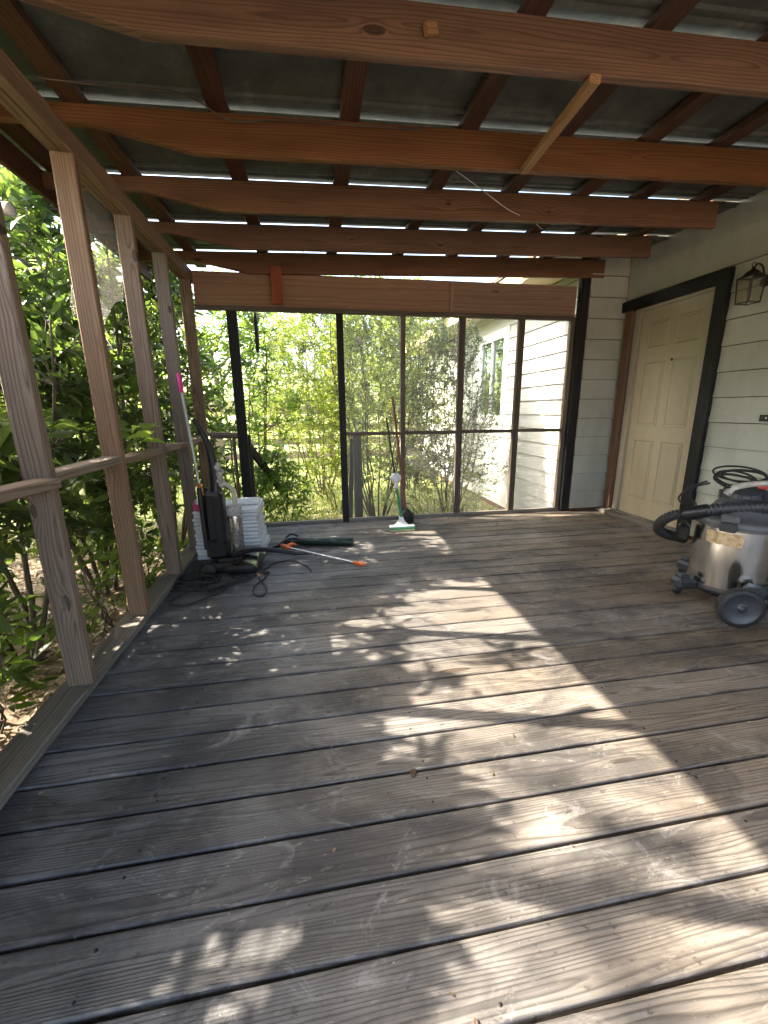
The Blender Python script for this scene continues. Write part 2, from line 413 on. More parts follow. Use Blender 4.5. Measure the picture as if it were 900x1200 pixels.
# ------------------------------------------------------------------ deck
P = .1425; Y0 = .611; XL, XR, YE, YB = -.925, 3.10, 4.06, -2.2
m = MB()
def board(mb, yb, x0, x1, seed):
    """deck board with rounded, slightly cupped top; yb = near edge"""
    random.seed(seed); w = P - .008; th = .036
    prof = [(0, -th), (w, -th)]
    for k in range(5):
        a = k / 4 * PI / 2; prof.append((w - .007 + .007 * math.cos(a), -.007 + .007 * math.sin(a)))
    cup = random.uniform(-.001, .0015)
    prof += [(w * .75, -cup * .6), (w * .5, -cup), (w * .25, -cup * .6)]
    for k in range(5):
        a = PI / 2 + k / 4 * PI / 2; prof.append((.007 + .007 * math.cos(a), -.007 + .007 * math.sin(a)))
    n = len(prof); ox = random.uniform(0, 40); oy = random.uniform(-.05, .05) - w / 2; oz = random.uniform(.015, .055)
    dz = random.uniform(-.0015, .0015); nseg = 15; vs = []; gs = []; ph = random.uniform(0, 6)
    for s_ in range(nseg):
        x = x0 + (x1 - x0) * s_ / (nseg - 1)
        wob = .0012 * math.sin(x * 2.3 + ph)
        for (a, b) in prof: vs.append((x, yb + .004 + a + wob, b + dz)); gs.append((ox + x, a + oy, b + oz))
    fs = [(s_ * n + i, s_ * n + (i + 1) % n, (s_ + 1) * n + (i + 1) % n, (s_ + 1) * n + i) for s_ in range(nseg - 1) for i in range(n)]
    fs = [f[::-1] for f in fs] + [tuple(range(n)), tuple(range((nseg - 1) * n, nseg * n))[::-1]]
    mb.add(vs, fs, gs, random.random(), False)
k0 = int(math.floor((YB - Y0) / P)); k1 = int(math.floor((YE - Y0) / P))
for k in range(k0, k1 + 1):
    board(m, Y0 + k * P, XL - .1, XR, 1000 + k)
random.seed(5)
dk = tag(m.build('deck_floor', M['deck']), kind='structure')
m = MB()
for x in np.arange(-.9, 3.1, .4): m.beam((x, YB, -.11), (x, YE + .02, -.11), .04, .14)
m.box((XL - .1, YE + .05, -.18), (2.62, YE + .09, -.01)); m.box((XL - .14, YB, -.18), (XL - .104, YE + .09, -.003))
for x in (-.9, 1.0, 2.5):
    for y in (-1.5, 1, 3.9): m.box((x - .045, y - .045, GZ - .1), (x + .045, y + .045, -.18))
tag(m.build('deck_framing', M['darkwood']), kind='structure')
# nail heads along the joists
m = MB()
for k in range(k0, k1 + 1):
    for x in (-.5, .3, 1.1, 1.9, 2.7):
        for dy in (.03, .11):
            if random.random() < .75:
                m.lathe([(0, .0012), (.0035, .0010), (.004, -.001)], (x + random.uniform(-.012, .012), Y0 + k * P + dy, 0), n=8)
tag(m.build('deck_nails', M['iron']), kind='structure')

# ------------------------------------------------------------------ side wall of the porch (open timber frame)
posts_y = [-1.86, -1.28, -.70, -.12, .48, 1.06, 1.65, 2.24, 2.82, 3.39, 3.97]
sw = thing('porch_side_wall', (-.965, 1.6, 0), 'open timber stud wall with mid rail facing the bushes', 'timber wall')
m = MB(); m.beam((-.985, YB, .019), (-.985, YE + .06, .019), .125, .038, ch=.006); m.build('sill_plate', M['kerb'], sw)
for i, y in enumerate(posts_y):
    m = MB(); m.beam((-.965 + random.uniform(-.004, .004), y, .039), (-.965, y + random.uniform(-.008, .008), 2.14), .09, .04, (0, 1, 0), ch=.004)
    m.build('post', M['postb' if i in (7, 8, 10) else 'post'], sw)
for a, b in zip(posts_y[:-1], posts_y[1:]):
    z = .862 + random.uniform(-.006, .006); m = MB()
    if abs(b - 1.65) < .01:      # this rail piece is nailed across the front of its post
        m.beam((-.965, a + .02, z - .005), (-.93, b + .012 - .03, z - .01), .088, .036, ch=.005)
    else: m.beam((-.965, a + .021, z), (-.965, b - .021, z + random.uniform(-.006, .006)), .088, .036, ch=.005)
    m.build('rail', M['post'], sw)
m = MB(); m.beam((-.94, YB, 2.185), (-.94, YE + .04, 2.185), .04, .092, ch=.004); m.build('top_plate', M['plate'], sw)
m = MB(); m.beam((-.99, YB, 2.162), (-.99, YE + .04, 2.162), .055, .04, ch=.004); m.build('top_plate', M['plate'], sw)

# ------------------------------------------------------------------ end wall (screened)
ew = thing('porch_end_wall', (.85, YE, 0), 'end wall of screened panes under a plywood header', 'screen wall')
def part(mb, name, mat, parent=ew, **k): return mb.build(name, M[mat], parent)
E0, E1 = YE - .02, YE + .02
part(MB().box((-.93, E0 + .004, .0), (.25, E1, .03)).box((.33, E0, 0), (2.60, E1 - .002, .035)), 'sill', 'kerb')
m = MB(); m.beam((-.925, YE + .012, 2.10), (1.335, YE + .012, 2.10), .018, .27); part(m, 'header_panel', 'ply')
m = MB(); m.beam((1.34, YE + .012, 2.10), (2.60, YE + .012, 2.095), .018, .27); part(m, 'header_panel', 'ply')
m = MB(); m.beam((-.925, YE - .004, 1.95), (2.60, YE - .004, 1.935), .045, .038); part(m, 'header_rail', 'mullion')
m = MB(); m.beam((1.335, YE - .004, 1.97), (1.335, YE - .004, 2.22), .04, .012, (0, 1, 0)); part(m, 'header_batten', 'ply')
m = MB(); m.beam((-.235, YE - .085, 1.975), (-.235, YE - .085, 2.26), .09, .036, (0, 1, 0)); part(m, 'hanger_block', 'redblock')
for x, w, mt, z0, z1 in ((-.635, .085, 'blackwood', .0, 1.93), (.29, .062, 'blackwood', .0, 1.93), (.872, .045, 'mullion', .036, 1.93), (1.445, .062, 'mullion', .036, 1.93),
                         (2.045, .062, 'mullion', .036, 1.93), (2.578, .045, 'mullion', .036, 1.93)):
    m = MB(); m.beam((x, YE - .001, z0), (x, YE - .001, z1), w, .045, (0, 1, 0), ch=.003); part(m, 'mullion', mt)
m = MB(); m.beam((2.652, YE - .03, 0), (2.652, YE - .03, 2.47), .088, .05, (0, 1, 0)); part(m, 'black_post', 'blackwood')
for a, b in ((-.92, -.678), (.321, .85), (.895, 1.414), (1.476, 2.014), (2.076, 2.556)):
    m = MB(); m.beam((a, YE, .868), (b, YE, .864), .03, .032); part(m, 'mid_rail', 'mullion')
for a, b in ((.321, .85), (.895, 1.414), (1.476, 2.014), (2.076, 2.556)):
    for z0, z1 in ((.04, .848), (.886, 1.928)):
        m = MB(); m.add([(a, YE + .018, z0), (b, YE + .018, z0), (b, YE + .018, z1), (a, YE + .018, z1)], [(0, 1, 2, 3)]); part(m, 'screen_mesh', 'screen')

# ------------------------------------------------------------------ porch roof
rf = thing('porch_roof', (.8, 1.5, 2.2), 'shed roof of red brown rafters under metal sheets', 'roof')
def zr(x): return 2.222 + .026 * x       # underside of rafters
raf_y = [-1.9, -1.3, -.70, -.10, .49, 1.08, 1.685, 2.30, 2.86, 3.455, 4.0]
rx1 = 2.83
for y in raf_y:
    m = MB(); H = .15; W = .038; jit = random.uniform(-.008, .008); y += random.uniform(-.006, .006)
    xr = rx1 + random.uniform(-.02, .02) if y > 2.6 else 3.05
    tp = [(-1.35, .085), (-.95, .085), (-.88, .088), (-.45, .0), (-.40, .0), (xr, .0)]   # tapered cut over the plate
    ox, oy, oz = random.uniform(0, 30), random.uniform(-.03, .03), random.uniform(.015, .04)
    vs = []; gs = []; c = .003
    for (x, cut) in tp:
        zb = zr(x) + cut + jit * .5; zt = zr(x) + H
        for (a, b) in ((y - W / 2, zb + c), (y - W / 2 + c, zb), (y + W / 2 - c, zb), (y + W / 2, zb + c), (y + W / 2, zt), (y - W / 2, zt)):
            vs.append((x, a, b)); gs.append((ox + x, b - zr(x) + oy - .07, a - y + oz))
    n = 6; K = len(tp)
    fs = [(s * n + i, s * n + (i + 1) % n, (s + 1) * n + (i + 1) % n, (s + 1) * n + i)[::-1] for s in range(K - 1) for i in range(n)]
    fs += [tuple(range(n)), tuple(range((K - 1) * n, K * n))[::-1]]
    m.add(vs, fs, gs); m.build('rafter', M['rafter'], rf)
for x in (-1.28, -.92, -.335, .245, .82, 1.31, 1.80, 2.225, 2.70):
    m = MB(); m.beam((x, YB, zr(x) + .15 + .0215), (x + random.uniform(-.01, .01), 4.4, zr(x) + .15 + .0215), .088, .038, up=(-.026, 0, 1)); m.build('purlin', M['purlin'], rf)
m = MB(); m.beam((-1.365, YB, 2.292), (-1.365, 4.42, 2.292), .024, .13); m.build('fascia', M['purlin'], rf)
m = MB(); m.beam((1.06, 1.66, 2.232), (1.10, 2.26, 2.236), .042, .03, ch=.004); m.build('brace', M['newwood'], rf)
m = MB(); m.beam((.43, 1.65, 2.30), (.47, 1.668, 2.315), .02, .035); m.build('wood_chip', M['newwood'], rf)
# metal sheets lapped like shingles: the near edge of each lies under the far edge of the one before
laps = [-2.2, -1.25, -.65, -.05, .54, 1.13, 1.73, 2.335, 2.93, 3.54, 4.10, 4.5]
for a, b in zip(laps[:-1], laps[1:]):
    m = MB(); nX = 40; vs = []; fs = []
    ys_ = [a - .0, a + .012, a + .02] + [a + .035, a + .045, a + .055, a + .065] + list(np.linspace(a + .1, b - .14, 4)) + [b - .10, b - .09, b - .075, b - .065, b - .05, b - .04, b - .025, b - .015, b + .035]
    for y in ys_:
        t_ = (y - a) / (b - a)
        for i in range(nX + 1):
            x = -1.47 + (3.35 + 1.47) * i / nX
            z = zr(x) + .15 + .0435 + .018 * t_ ** 2 + .0025 * math.sin(x * 5.1 + a * 7) * math.sin(PI * min(1, t_))
            if y in (a + .045, a + .055, b - .09, b - .075, b - .04, b - .025): z -= .009
            vs.append((x, y, z))
    w_ = nX + 1
    for j in range(len(ys_) - 1):
        for i in range(nX): fs.append((j * w_ + i, j * w_ + i + 1, (j + 1) * w_ + i + 1, (j + 1) * w_ + i))
    m.add(vs, fs, None, None, False); o = m.build('metal_sheet', M['roof'], rf)
    so = o.modifiers.new('thickness', 'SOLIDIFY'); so.thickness = .0015; so.offset = 1
for k, x0_ in ((0, 0),):
    pass
w1 = MB().tube([(-.958, 2.12, 2.33), (-.767, 2.135, 2.335), (-.525, 2.152, 2.35), (-.395, 2.16, 2.33), (-.281, 2.225, 2.31), (-.063, 2.235, 2.335), (.197, 2.215, 2.33), (.396, 2.262, 2.36), (.6, 2.27, 2.37)], .0032, 6, sub=6)
tag(w1.build('hanging_wire', M['mullion']), 'thin sagging brown wire strung under the roof sheets before the second rafter', 'wire', 'loose wires under the roof')
w2 = MB().tube([(.86, 2.584, 2.37), (1.055, 2.693, 2.34), (1.286, 2.80, 2.29), (1.50, 2.93, 2.30), (1.66, 3.122, 2.34), (1.827, 3.294, 2.37)], .0022, 6, sub=6)
tag(w2.build('hanging_wire', M['white']), 'thin pale wire crossing from the third rafter towards the door side', 'wire', 'loose wires under the roof')

# ------------------------------------------------------------------ house
hs = thing('house', (3.2, 3, GZ), 'pale lap sided house beside the porch with a panel door', 'house')
XW = 3.11
def lap_wall(axis, fixed, sgn, a0, a1, z0, z1, pitch, holes=(), name='wall', mat='siding', zoff=0):
    """lap siding on a wall plane; axis = running axis, sgn = outward direction on the other axis; holes: (a,b,z0,z1)"""
    m = MB(); z = z0
    while z < z1 - .01:
        zt = min(z + pitch, z1); segs = [(a0, a1)]
        cuts = []
        for (ha, hb, hz0, hz1) in holes:
            if zt > hz0 + .002 and z < hz1 - .002:
                # split courses that only partly meet the opening
                cuts.append((ha, hb, hz0, hz1))
        def strip(s0, s1, q0, q1):
            if s1 - s0 < .003 or q1 - q0 < .003: return
            f0 = (q0 - z) / pitch; f1 = (q1 - z) / pitch
            d0 = .019 - .017 * f0; d1 = .019 - .017 * f1
            nn = max(2, int((s1 - s0) / .5)); vs = []; fs = []
            ph = random.uniform(0, 9)
            for i in range(nn + 1):
                s = s0 + (s1 - s0) * i / nn; wb = .0015 * math.sin(s * 3 + ph) if 0 < i < nn and q0 == z else 0
                for (d, q) in ((0, q0 + .0045), (d0, q0 + .0045 + wb), (d1, q1 - .001), (0, q1 - .001)):
                    vs.append((s, fixed + sgn * d, q) if axis == 'x' else (fixed + sgn * d, s, q))
            for i in range(nn):
                for k in range(4): fs.append((i * 4 + k, i * 4 + (k + 1) % 4, i * 4 + 4 + (k + 1) % 4, i * 4 + 4 + k))
            fs += [(0, 1, 2, 3), (nn * 4 + 3, nn * 4 + 2, nn * 4 + 1, nn * 4)]
            m.add(vs, fs)
        if not cuts:
            # butt joints now and then
            if a1 - a0 > 2 and random.random() < .45:
                j = random.uniform(a0 + .6, a1 - .6); strip(a0, j - .0015, z, zt); strip(j + .0015, a1, z, zt)
            else: strip(a0, a1, z, zt)
        else:
            ha, hb, hz0, hz1 = cuts[0]
            strip(a0, ha, z, zt); strip(hb, a1, z, zt)
            if z < hz0: strip(ha, hb, z, hz0)
            if zt > hz1: strip(ha, hb, hz1, zt)
        z += pitch
    # backing sheet
    return m
def backing(m, axis, fixed, sgn, a0, a1, z0, z1, holes=()):
    def q(s0, s1, q0, q1):
        lo = [0, 0, q0]; hi = [0, 0, q1]
        if axis == 'x': lo[0], hi[0] = s0, s1; lo[1], hi[1] = sorted((fixed - sgn * .001, fixed - sgn * .1))
        else: lo[1], hi[1] = s0, s1; lo[0], hi[0] = sorted((fixed - sgn * .001, fixed - sgn * .1))
        m.box(lo, hi, ch=.001)
    if not holes: q(a0, a1, z0, z1)
    else:
        ha, hb, hz0, hz1 = holes[0]
        q(a0, ha, z0, z1); q(hb, a1, z0, z1); q(ha, hb, hz1, z1)
        if hz0 > z0 + .01: q(ha, hb, z0, hz0)
DH = (3.00, 3.90, -.02, 1.985)
m = lap_wall('y', XW, -1, YB, 3.995, .03, 2.10, .187, [DH]); sh = MB(); backing(sh, 'y', XW, -1, YB, 4.0, -.1, 2.62, [DH]); sh.build('sheathing', M['purlin'], hs)
m.box((XW - .008, YB, 2.101), (XW - .0012, 3.99, 2.60)); m.build('wall', M['siding'], hs)
m = lap_wall('x', 4.0, -1, 2.70, XW - .014, .03, 2.6, .19); sh = MB(); backing(sh, 'x', 4.0, -1, 2.70, XW + .1, -.1, 2.62); sh.build('sheathing', M['purlin'], hs); m.build('wall', M['siding'], hs)
m = MB().box((3.098 - .006, 3.975, .03), (3.098 + .004, 3.985, 2.6)); m.build('corner_bead', M['jamb'], hs)
XE = 2.70
WH = (5.72, 6.62, .93, 2.10)
m = lap_wall('y', XE, -1, 4.10, 10.6, GZ + .05, 2.40, .165, [WH]); sh = MB(); backing(sh, 'y', XE, -1, 4.10, 10.6, GZ - .1, 2.42, [WH]); sh.build('sheathing', M['purlin'], hs); m.build('wall', M['extsiding'], hs)
for a_, b_, c_ in ((4.05, 4.10, -.001), (10.6, 10.66, .1)): MB().box((XE - .022, a_, GZ), (XE + c_, b_, 2.4)).build('corner_board', M['extsiding'], hs)
m = MB(); m.box((XE - .42, 4.12, 2.405), (XE + .2, 10.9, 2.42)); m.build('soffit', M['soffit'], hs)
m = MB(); m.box((XE - .445, 4.12, 2.37), (XE - .422, 10.95, 2.53)); m.build('fascia', M['soffit'], hs)
m = MB(); m.box((3.0, YB, 2.56), (3.5, 4.3, 2.575)); m.build('soffit', M['purlin'], hs)
# solid body of the house behind the walls and its roof
m = MB(); m.add([(XE - .46, 4.12, 2.54), (6.5, 4.12, 3.7), (6.5, 10.95, 3.7), (XE - .46, 10.95, 2.54), (XE - .46, 4.12, 2.58), (6.5, 4.12, 3.74), (6.5, 10.95, 3.74), (XE - .46, 10.95, 2.58)],
                [(0, 1, 2, 3), (7, 6, 5, 4), (0, 4, 5, 1), (1, 5, 6, 2), (2, 6, 7, 3), (3, 7, 4, 0)]); m.build('roof', M['mullion'], hs)
m = MB(); m.box((3.0, YB - .2, 2.66), (6.5, 4.11, 2.72)); m.build('roof', M['mullion'], hs)
# outside window
wd = MB()
y0, y1, z0, z1 = WH
for a, b, c, d in ((y0, y0 + .06, z0, z1), (y1 - .06, y1, z0, z1), (y0 + .06, y1 - .06, z0, z0 + .06), (y0 + .06, y1 - .06, z1 - .06, z1), ((y0 + y1) / 2 - .02, (y0 + y1) / 2 + .02, z0 + .06, z1 - .06)):
    wd.box((XE - .03, a, c), (XE + .02, b, d))
wo = wd.build('window', M['white'], hs)
m = MB(); m.box((XE - .022, y0 - .07, z1), (XE - .002, y1 + .07, z1 + .07)); m.box((XE - .022, y0 - .07, z0 - .06), (XE - .002, y1 + .07, z0)); m.box((XE - .022, y0 - .07, z0), (XE - .002, y0 - .001, z1)); m.box((XE - .022, y1 + .001, z0), (XE - .002, y1 + .07, z1)); m.build('casing', M['white'], wo)
m = MB(); m.box((XE + .0, y0 + .06, z0 + .06), (XE + .004, y1 - .06, z1 - .06), ch=.0005); m.build('pane', glass('window_glass', (.55, .65, .6), .45, .02), wo)
m = MB()
for i in range(40):
    z = z0 + .07 + i * (z1 - z0 - .13) / 40; m.beam((XE + .05, y0 + .04, z), (XE + .05, y1 - .04, z), .022, .0015, up=(.5, 0, 1), ch=.0003)
m.build('blinds', M['white'], wo)
m = MB().box((XE + .09, y0, z0), (XE + .1, y1, z1)); m.build('room', M['dgrey'], wo)

# door in the porch wall
dr = MB(); dy0, dy1, dz0, dz1 = 3.02, 3.775, .045, 1.955; DX = XW + .012
dr.box((DX, dy0, dz0), (DX + .04, dy1, dz1), ch=.002)
door = dr.build('door', M['door'], hs)
w_ = dy1 - dy0
cols = [(dy0 + .10, dy0 + .335), (dy1 - .335, dy1 - .10)]
rows = [(dz0 + .17, dz0 + .74), (dz0 + .87, dz0 + 1.45), (dz0 + 1.57, dz0 + 1.80)]
for (a, b) in cols:
    for (c, d) in rows:
        m = MB(); r_ = .016; x0 = DX - .0005
        # moulded frame and raised field of one door panel
        loops = [(0, 0), (.006, -.006), (.013, -.001), (.02, .001), (.03, .0035 - .009)]
        vs = []; fs = []
        for (ins, dx) in loops:
            for (yy, zz) in ((a + ins, c + ins), (b - ins, c + ins), (b - ins, d - ins), (a + ins, d - ins)): vs.append((x0 + dx, yy, zz))
        for k in range(len(loops) - 1):
            for i in range(4): fs.append((k * 4 + i, k * 4 + (i + 1) % 4, k * 4 + 4 + (i + 1) % 4, k * 4 + 4 + i))
        fs.append(tuple(range((len(loops) - 1) * 4, len(loops) * 4)))
        m.add(vs, [f[::-1] for f in fs], None, .5); m.build('door_panel', M['door'], door)
m = MB().lathe([(0, .006), (.006, .006), (.011, .004), (.012, 0)], (DX, 3.37, 1.49), (-1, 0, 0), 16); m.build('peephole', M['iron'], door)
m = MB().box((DX - .004, 3.021, .93), (DX - .0005, 3.036, 1.0)); m.build('latch_plate', M['brass'], door)
fr = MB(); fr.box((XW - .012, dy1 + .004, .04), (XW + .06, dy1 + .05, 1.96)); fr.box((XW - .010, dy0 - .02, .04), (XW + .06, dy0 - .003, 1.96)); fr.box((XW - .014, dy0 - .02, 1.961), (XW + .06, dy1 + .05, 1.984))
fr.box((XW - .002, dy1 + .051, .04), (XW + .06, dy1 + .085, 1.984))
dfm = fr.build('door_frame', M['jamb'], hs)
m = MB(); m.beam((XW - .03, 2.945, .02), (XW - .03, 2.945, 2.075), .04, .105, (0, 1, 0)); m.build('casing', M['blackwood'], dfm)
m = MB(); m.beam((XW - .032, 2.893, 2.03), (XW - .032, 3.99, 2.03), .046, .09); m.build('casing', M['blackwood'], dfm)
m = MB(); m.beam((XW - .026, 3.905, .02), (XW - .026, 3.905, 1.984), .03, .085, (0, 1, 0)); m.build('casing', M['browntrim'], dfm)
m = MB(); m.beam((XW - .05, 2.99, .02), (XW - .05, 3.96, .02), .13, .035); m.beam((XW + .0, 2.99, .042), (XW + .0, 3.86, .042), .09, .012); m.build('threshold', M['kerb'], dfm)
# doorbell plate
bl = MB().box((XW - .028, 2.43, .985), (XW - .015, 2.50, 1.03), ch=.003); blo = bl.build('wall_bracket', M['black'])
tag(blo, 'small black plate with a pale screw on the siding above the shop vacuum', 'bracket')
MB().lathe([(0, .004), (.006, .003), (.007, 0)], (XW - .028, 2.455, 1.008), (-1, 0, 0), 10).build('screw', M['white'], blo)
# lantern
ln = thing('wall_lantern', (3.0, 2.73, 1.86), 'dark iron wall lantern with clear glass sides', 'wall lamp')
cx, cy, zb, zt = 2.985, 2.655, 1.775, 1.935; wB, wT = .046, .054
m = MB(); cb = [(cx + a * wB, cy + b * wB, zb) for a, b in ((-1, -1), (1, -1), (1, 1), (-1, 1))]; ct = [(cx + a * wT, cy + b * wT, zt) for a, b in ((-1, -1), (1, -1), (1, 1), (-1, 1))]
for i in range(4):
    m.tube([cb[i], ct[i]], .0045, 6); m.tube([cb[i], cb[(i + 1) % 4]], .004, 6); m.tube([ct[i], ct[(i + 1) % 4]], .005, 6)
    m.lathe([(0, -.006), (.007, 0), (0, .006)], cb[i], n=8)
m.build('cage', M['iron'], ln)
m = MB()
for i in range(4):
    j = (i + 1) % 4; m.add([cb[i], cb[j], ct[j], ct[i]], [(0, 1, 2, 3)])
m.build('glass', M['lampglass'], ln)
m = MB(); m.lathe([(.075, 0), (.055, .012), (.035, .035), (.012, .05), (.010, .062), (0, .064)], (cx, cy, zt), n=4 * 4); m.build('cap', M['iron'], ln)
m = MB(); m.tube([(cx + math.cos(a) * .0, cy + math.cos(a) * .014, zt + .078 + math.sin(a) * .014) for a in np.linspace(-PI / 2, 1.5 * PI, 14)], .0025, 6); m.build('ring', M['iron'], ln)
m = MB(); m.tube([(cx, cy, zt + .055), (cx + .03, cy, zt + .085), (cx + .07, cy, zt + .07), (cx + .095, cy, zt + .02), (cx + .105, cy, zt - .02)], .006, 8, sub=5)
m.lathe([(0, .012), (.03, .012), (.036, .004), (.036, 0)], (XW - .008, cy, zt - .02), (-1, 0, 0), 20); m.build('bracket', M['iron'], ln)
m = MB().lathe([(.010, 0), (.012, .02), (.009, .035)], (cx, cy, zb + .002), n=12).lathe([(0, .09), (.012, .08), (.015, .065), (.008, .035)], (cx, cy, zb), n=12); m.build('bulb', M['lampglass'], ln)

# ------------------------------------------------------------------ outside stair rails
for (x0, y0_, lab) in ((.45, 4.33, 'dark wooden stair newel with leaning board outside the screen panes'), (-.66, 4.42, 'dark wooden stair railing outside beyond the upright vacuum')):
    sr = thing('stair_railing', (x0, y0_, GZ), lab, 'railing', 'outside stair railings')
    m = MB(); m.beam((x0, y0_, GZ), (x0, y0_, .855), .085, .085, (0, 1, 0)); m.build('post', M['darkwood'], sr)
    if x0 > 0:
        m = MB(); m.beam((x0 - .10, y0_ + .12, GZ), (x0 - .045, y0_ + .06, .80), .045, .09, (0, 1, 0)); m.build('brace', M['darkwood'], sr)
        m = MB(); m.beam((x0, y0_ + .05, .80), (x0 + .02, y0_ + 1.2, -.0), .04, .09); m.build('handrail', M['darkwood'], sr)
    else:
        m = MB(); m.beam((x0 + .0, y0_ + .05, .86), (x0 - .45, y0_ - .02, .875), .09, .036); m.build('handrail', M['post'], sr)
        m = MB(); m.beam((x0 - .03, y0_ + .05, .80), (x0 + .22, y0_ + .9, .15), .04, .09); m.build('handrail', M['darkwood'], sr)
        m = MB(); m.beam((x0 - .12, y0_, GZ), (x0 - .12, y0_, .85), .03, .03, (0, 1, 0)); m.build('baluster', M['post'], sr)
ws = thing('wooden_steps', (-.15, 4.5, GZ), 'grey wooden steps down to the yard at the end opening', 'steps')
for i in range(2):
    m = MB(); m.beam((-.56, 4.28 + .27 * i, -.13 - .13 * i), (.40, 4.28 + .27 * i, -.13 - .13 * i), .26, .036); m.build('tread', M['kerb'], ws)
for x in (-.56, .38): MB().beam((x, 4.15, -.2), (x, 4.75, GZ - .04), .036, .14).build('stringer', M['darkwood'], ws)
m = MB().tube([(-.472, 4.4, 2.36), (-.475, 4.4, 1.98)], .002, 5); m2 = MB().lathe([(0, 0), (.016, .01), (.02, .1), (.018, .3), (.009, .36), (0, .365)], (-.477, 4.4, 1.63), n=12)
hf = m2.build('hanging_chime', M['blackrub']); tag(hf, 'slim dark hanging tube outside the open end bay', 'hanging ornament'); m.build('cord', M['blackrub'], hf)
# pale pipe stub by the near post
pp = MB().tube([(-1.12, 1.665, 1.722), (-1.0, 1.705, 1.73), (-.915, 1.72, 1.733)], [.017, .017, .017], 14); pp.lathe([(.017, 0), (.021, 0), (.021, .02), (.012, .02)], (-.935, 1.715, 1.732), (1, .1, .02), 14)
tag(pp.build('pipe', M['white']), 'white pipe stub poking in beside the first side wall post', 'pipe')
# torn dusty screen and cobweb in the side wall
m = MB(); ny = 8; rows_ = []
vs = []; fs = []
for i in range(9):
    for j in range(9):
        u = i / 8; v = j / 8; y = 2.27 + .53 * u; zt_ = 2.14; zb_ = 1.42 + .30 * u + .008 * math.sin(u * 17); vs.append((-1.018 + .02 * math.sin(u * 6 + v * 4), y, zb_ + (zt_ - zb_) * v))
for i in range(8):
    for j in range(8): fs.append((i * 9 + j, i * 9 + 9 + j, i * 9 + 10 + j, i * 9 + 1 + j))
m.add(vs, fs, None, None, True); tag(m.build('torn_screen', M['dusty']), 'torn grey insect screen hanging in the bay above the leafy sprig', 'screen')
m = MB(); hub = Vector((-1.03, 2.40, 1.60)); ends = []
for k in range(15):
    a = 2 * PI * k / 15; e = hub + Vector((random.uniform(-.06, .04), math.cos(a) * .17 * random.uniform(.8, 1.1), math.sin(a) * .24 * random.uniform(.8, 1.1))); ends.append(e)
    m.tube([hub, e], .0006, 3, caps=False)
for r_ in np.linspace(.12, .95, 18):
    m.tube([hub + (ends[k % 15] - hub) * (r_ + random.uniform(-.02, .02)) for k in range(16)], .0005, 3, caps=False)
tag(m.build('cobweb', M['webm']), 'pale cobweb stretched between second and third side posts', 'cobweb')

# ------------------------------------------------------------------ foliage tools
def lit(X, Y):
    """places where direct sun reaches the deck through the gaps in the shrubs (1 = open gap)"""
    xl = np.interp(Y, [-1, .15, .35, .55, .75, .95, 1.15, 1.35, 1.5, 1.75, 2.0, 2.25, 2.4], [.0, .0, -.05, -.05, .15, .4, .55, .6, .25, .05, .0, .35, 1.3])
    n = np.sin(X * 17 + 3 * np.sin(Y * 11)) * np.sin(Y * 19 + 2.5 * np.sin(X * 13)) 
    s = np.clip((X - xl + .12 * n) / .12, 0, 1) * (X < 1.6) * (Y > -.6) * (Y < 2.32)
    spot = np.clip(2.6 - ((X + .24) / .16) ** 2 - ((Y - .665) / .065) ** 2, 0, 1)
    pool = (Y > 1.62) & (Y < 2.2) & (X > .38)
    f = np.sin(X * 9.1 + 1.7 + 1.5 * np.sin(Y * 7)) * np.sin(Y * 12.7 + .6 + 1.2 * np.sin(X * 11)) + .55 * np.sin(X * 29 + Y * 23) * np.sin(Y * 37 - X * 13)
    clump = f > np.where(pool, 9.0, np.where(Y > 1.45, .5, .05))
    s = np.where(clump, s * .1, s)
    return np.maximum(s, spot)
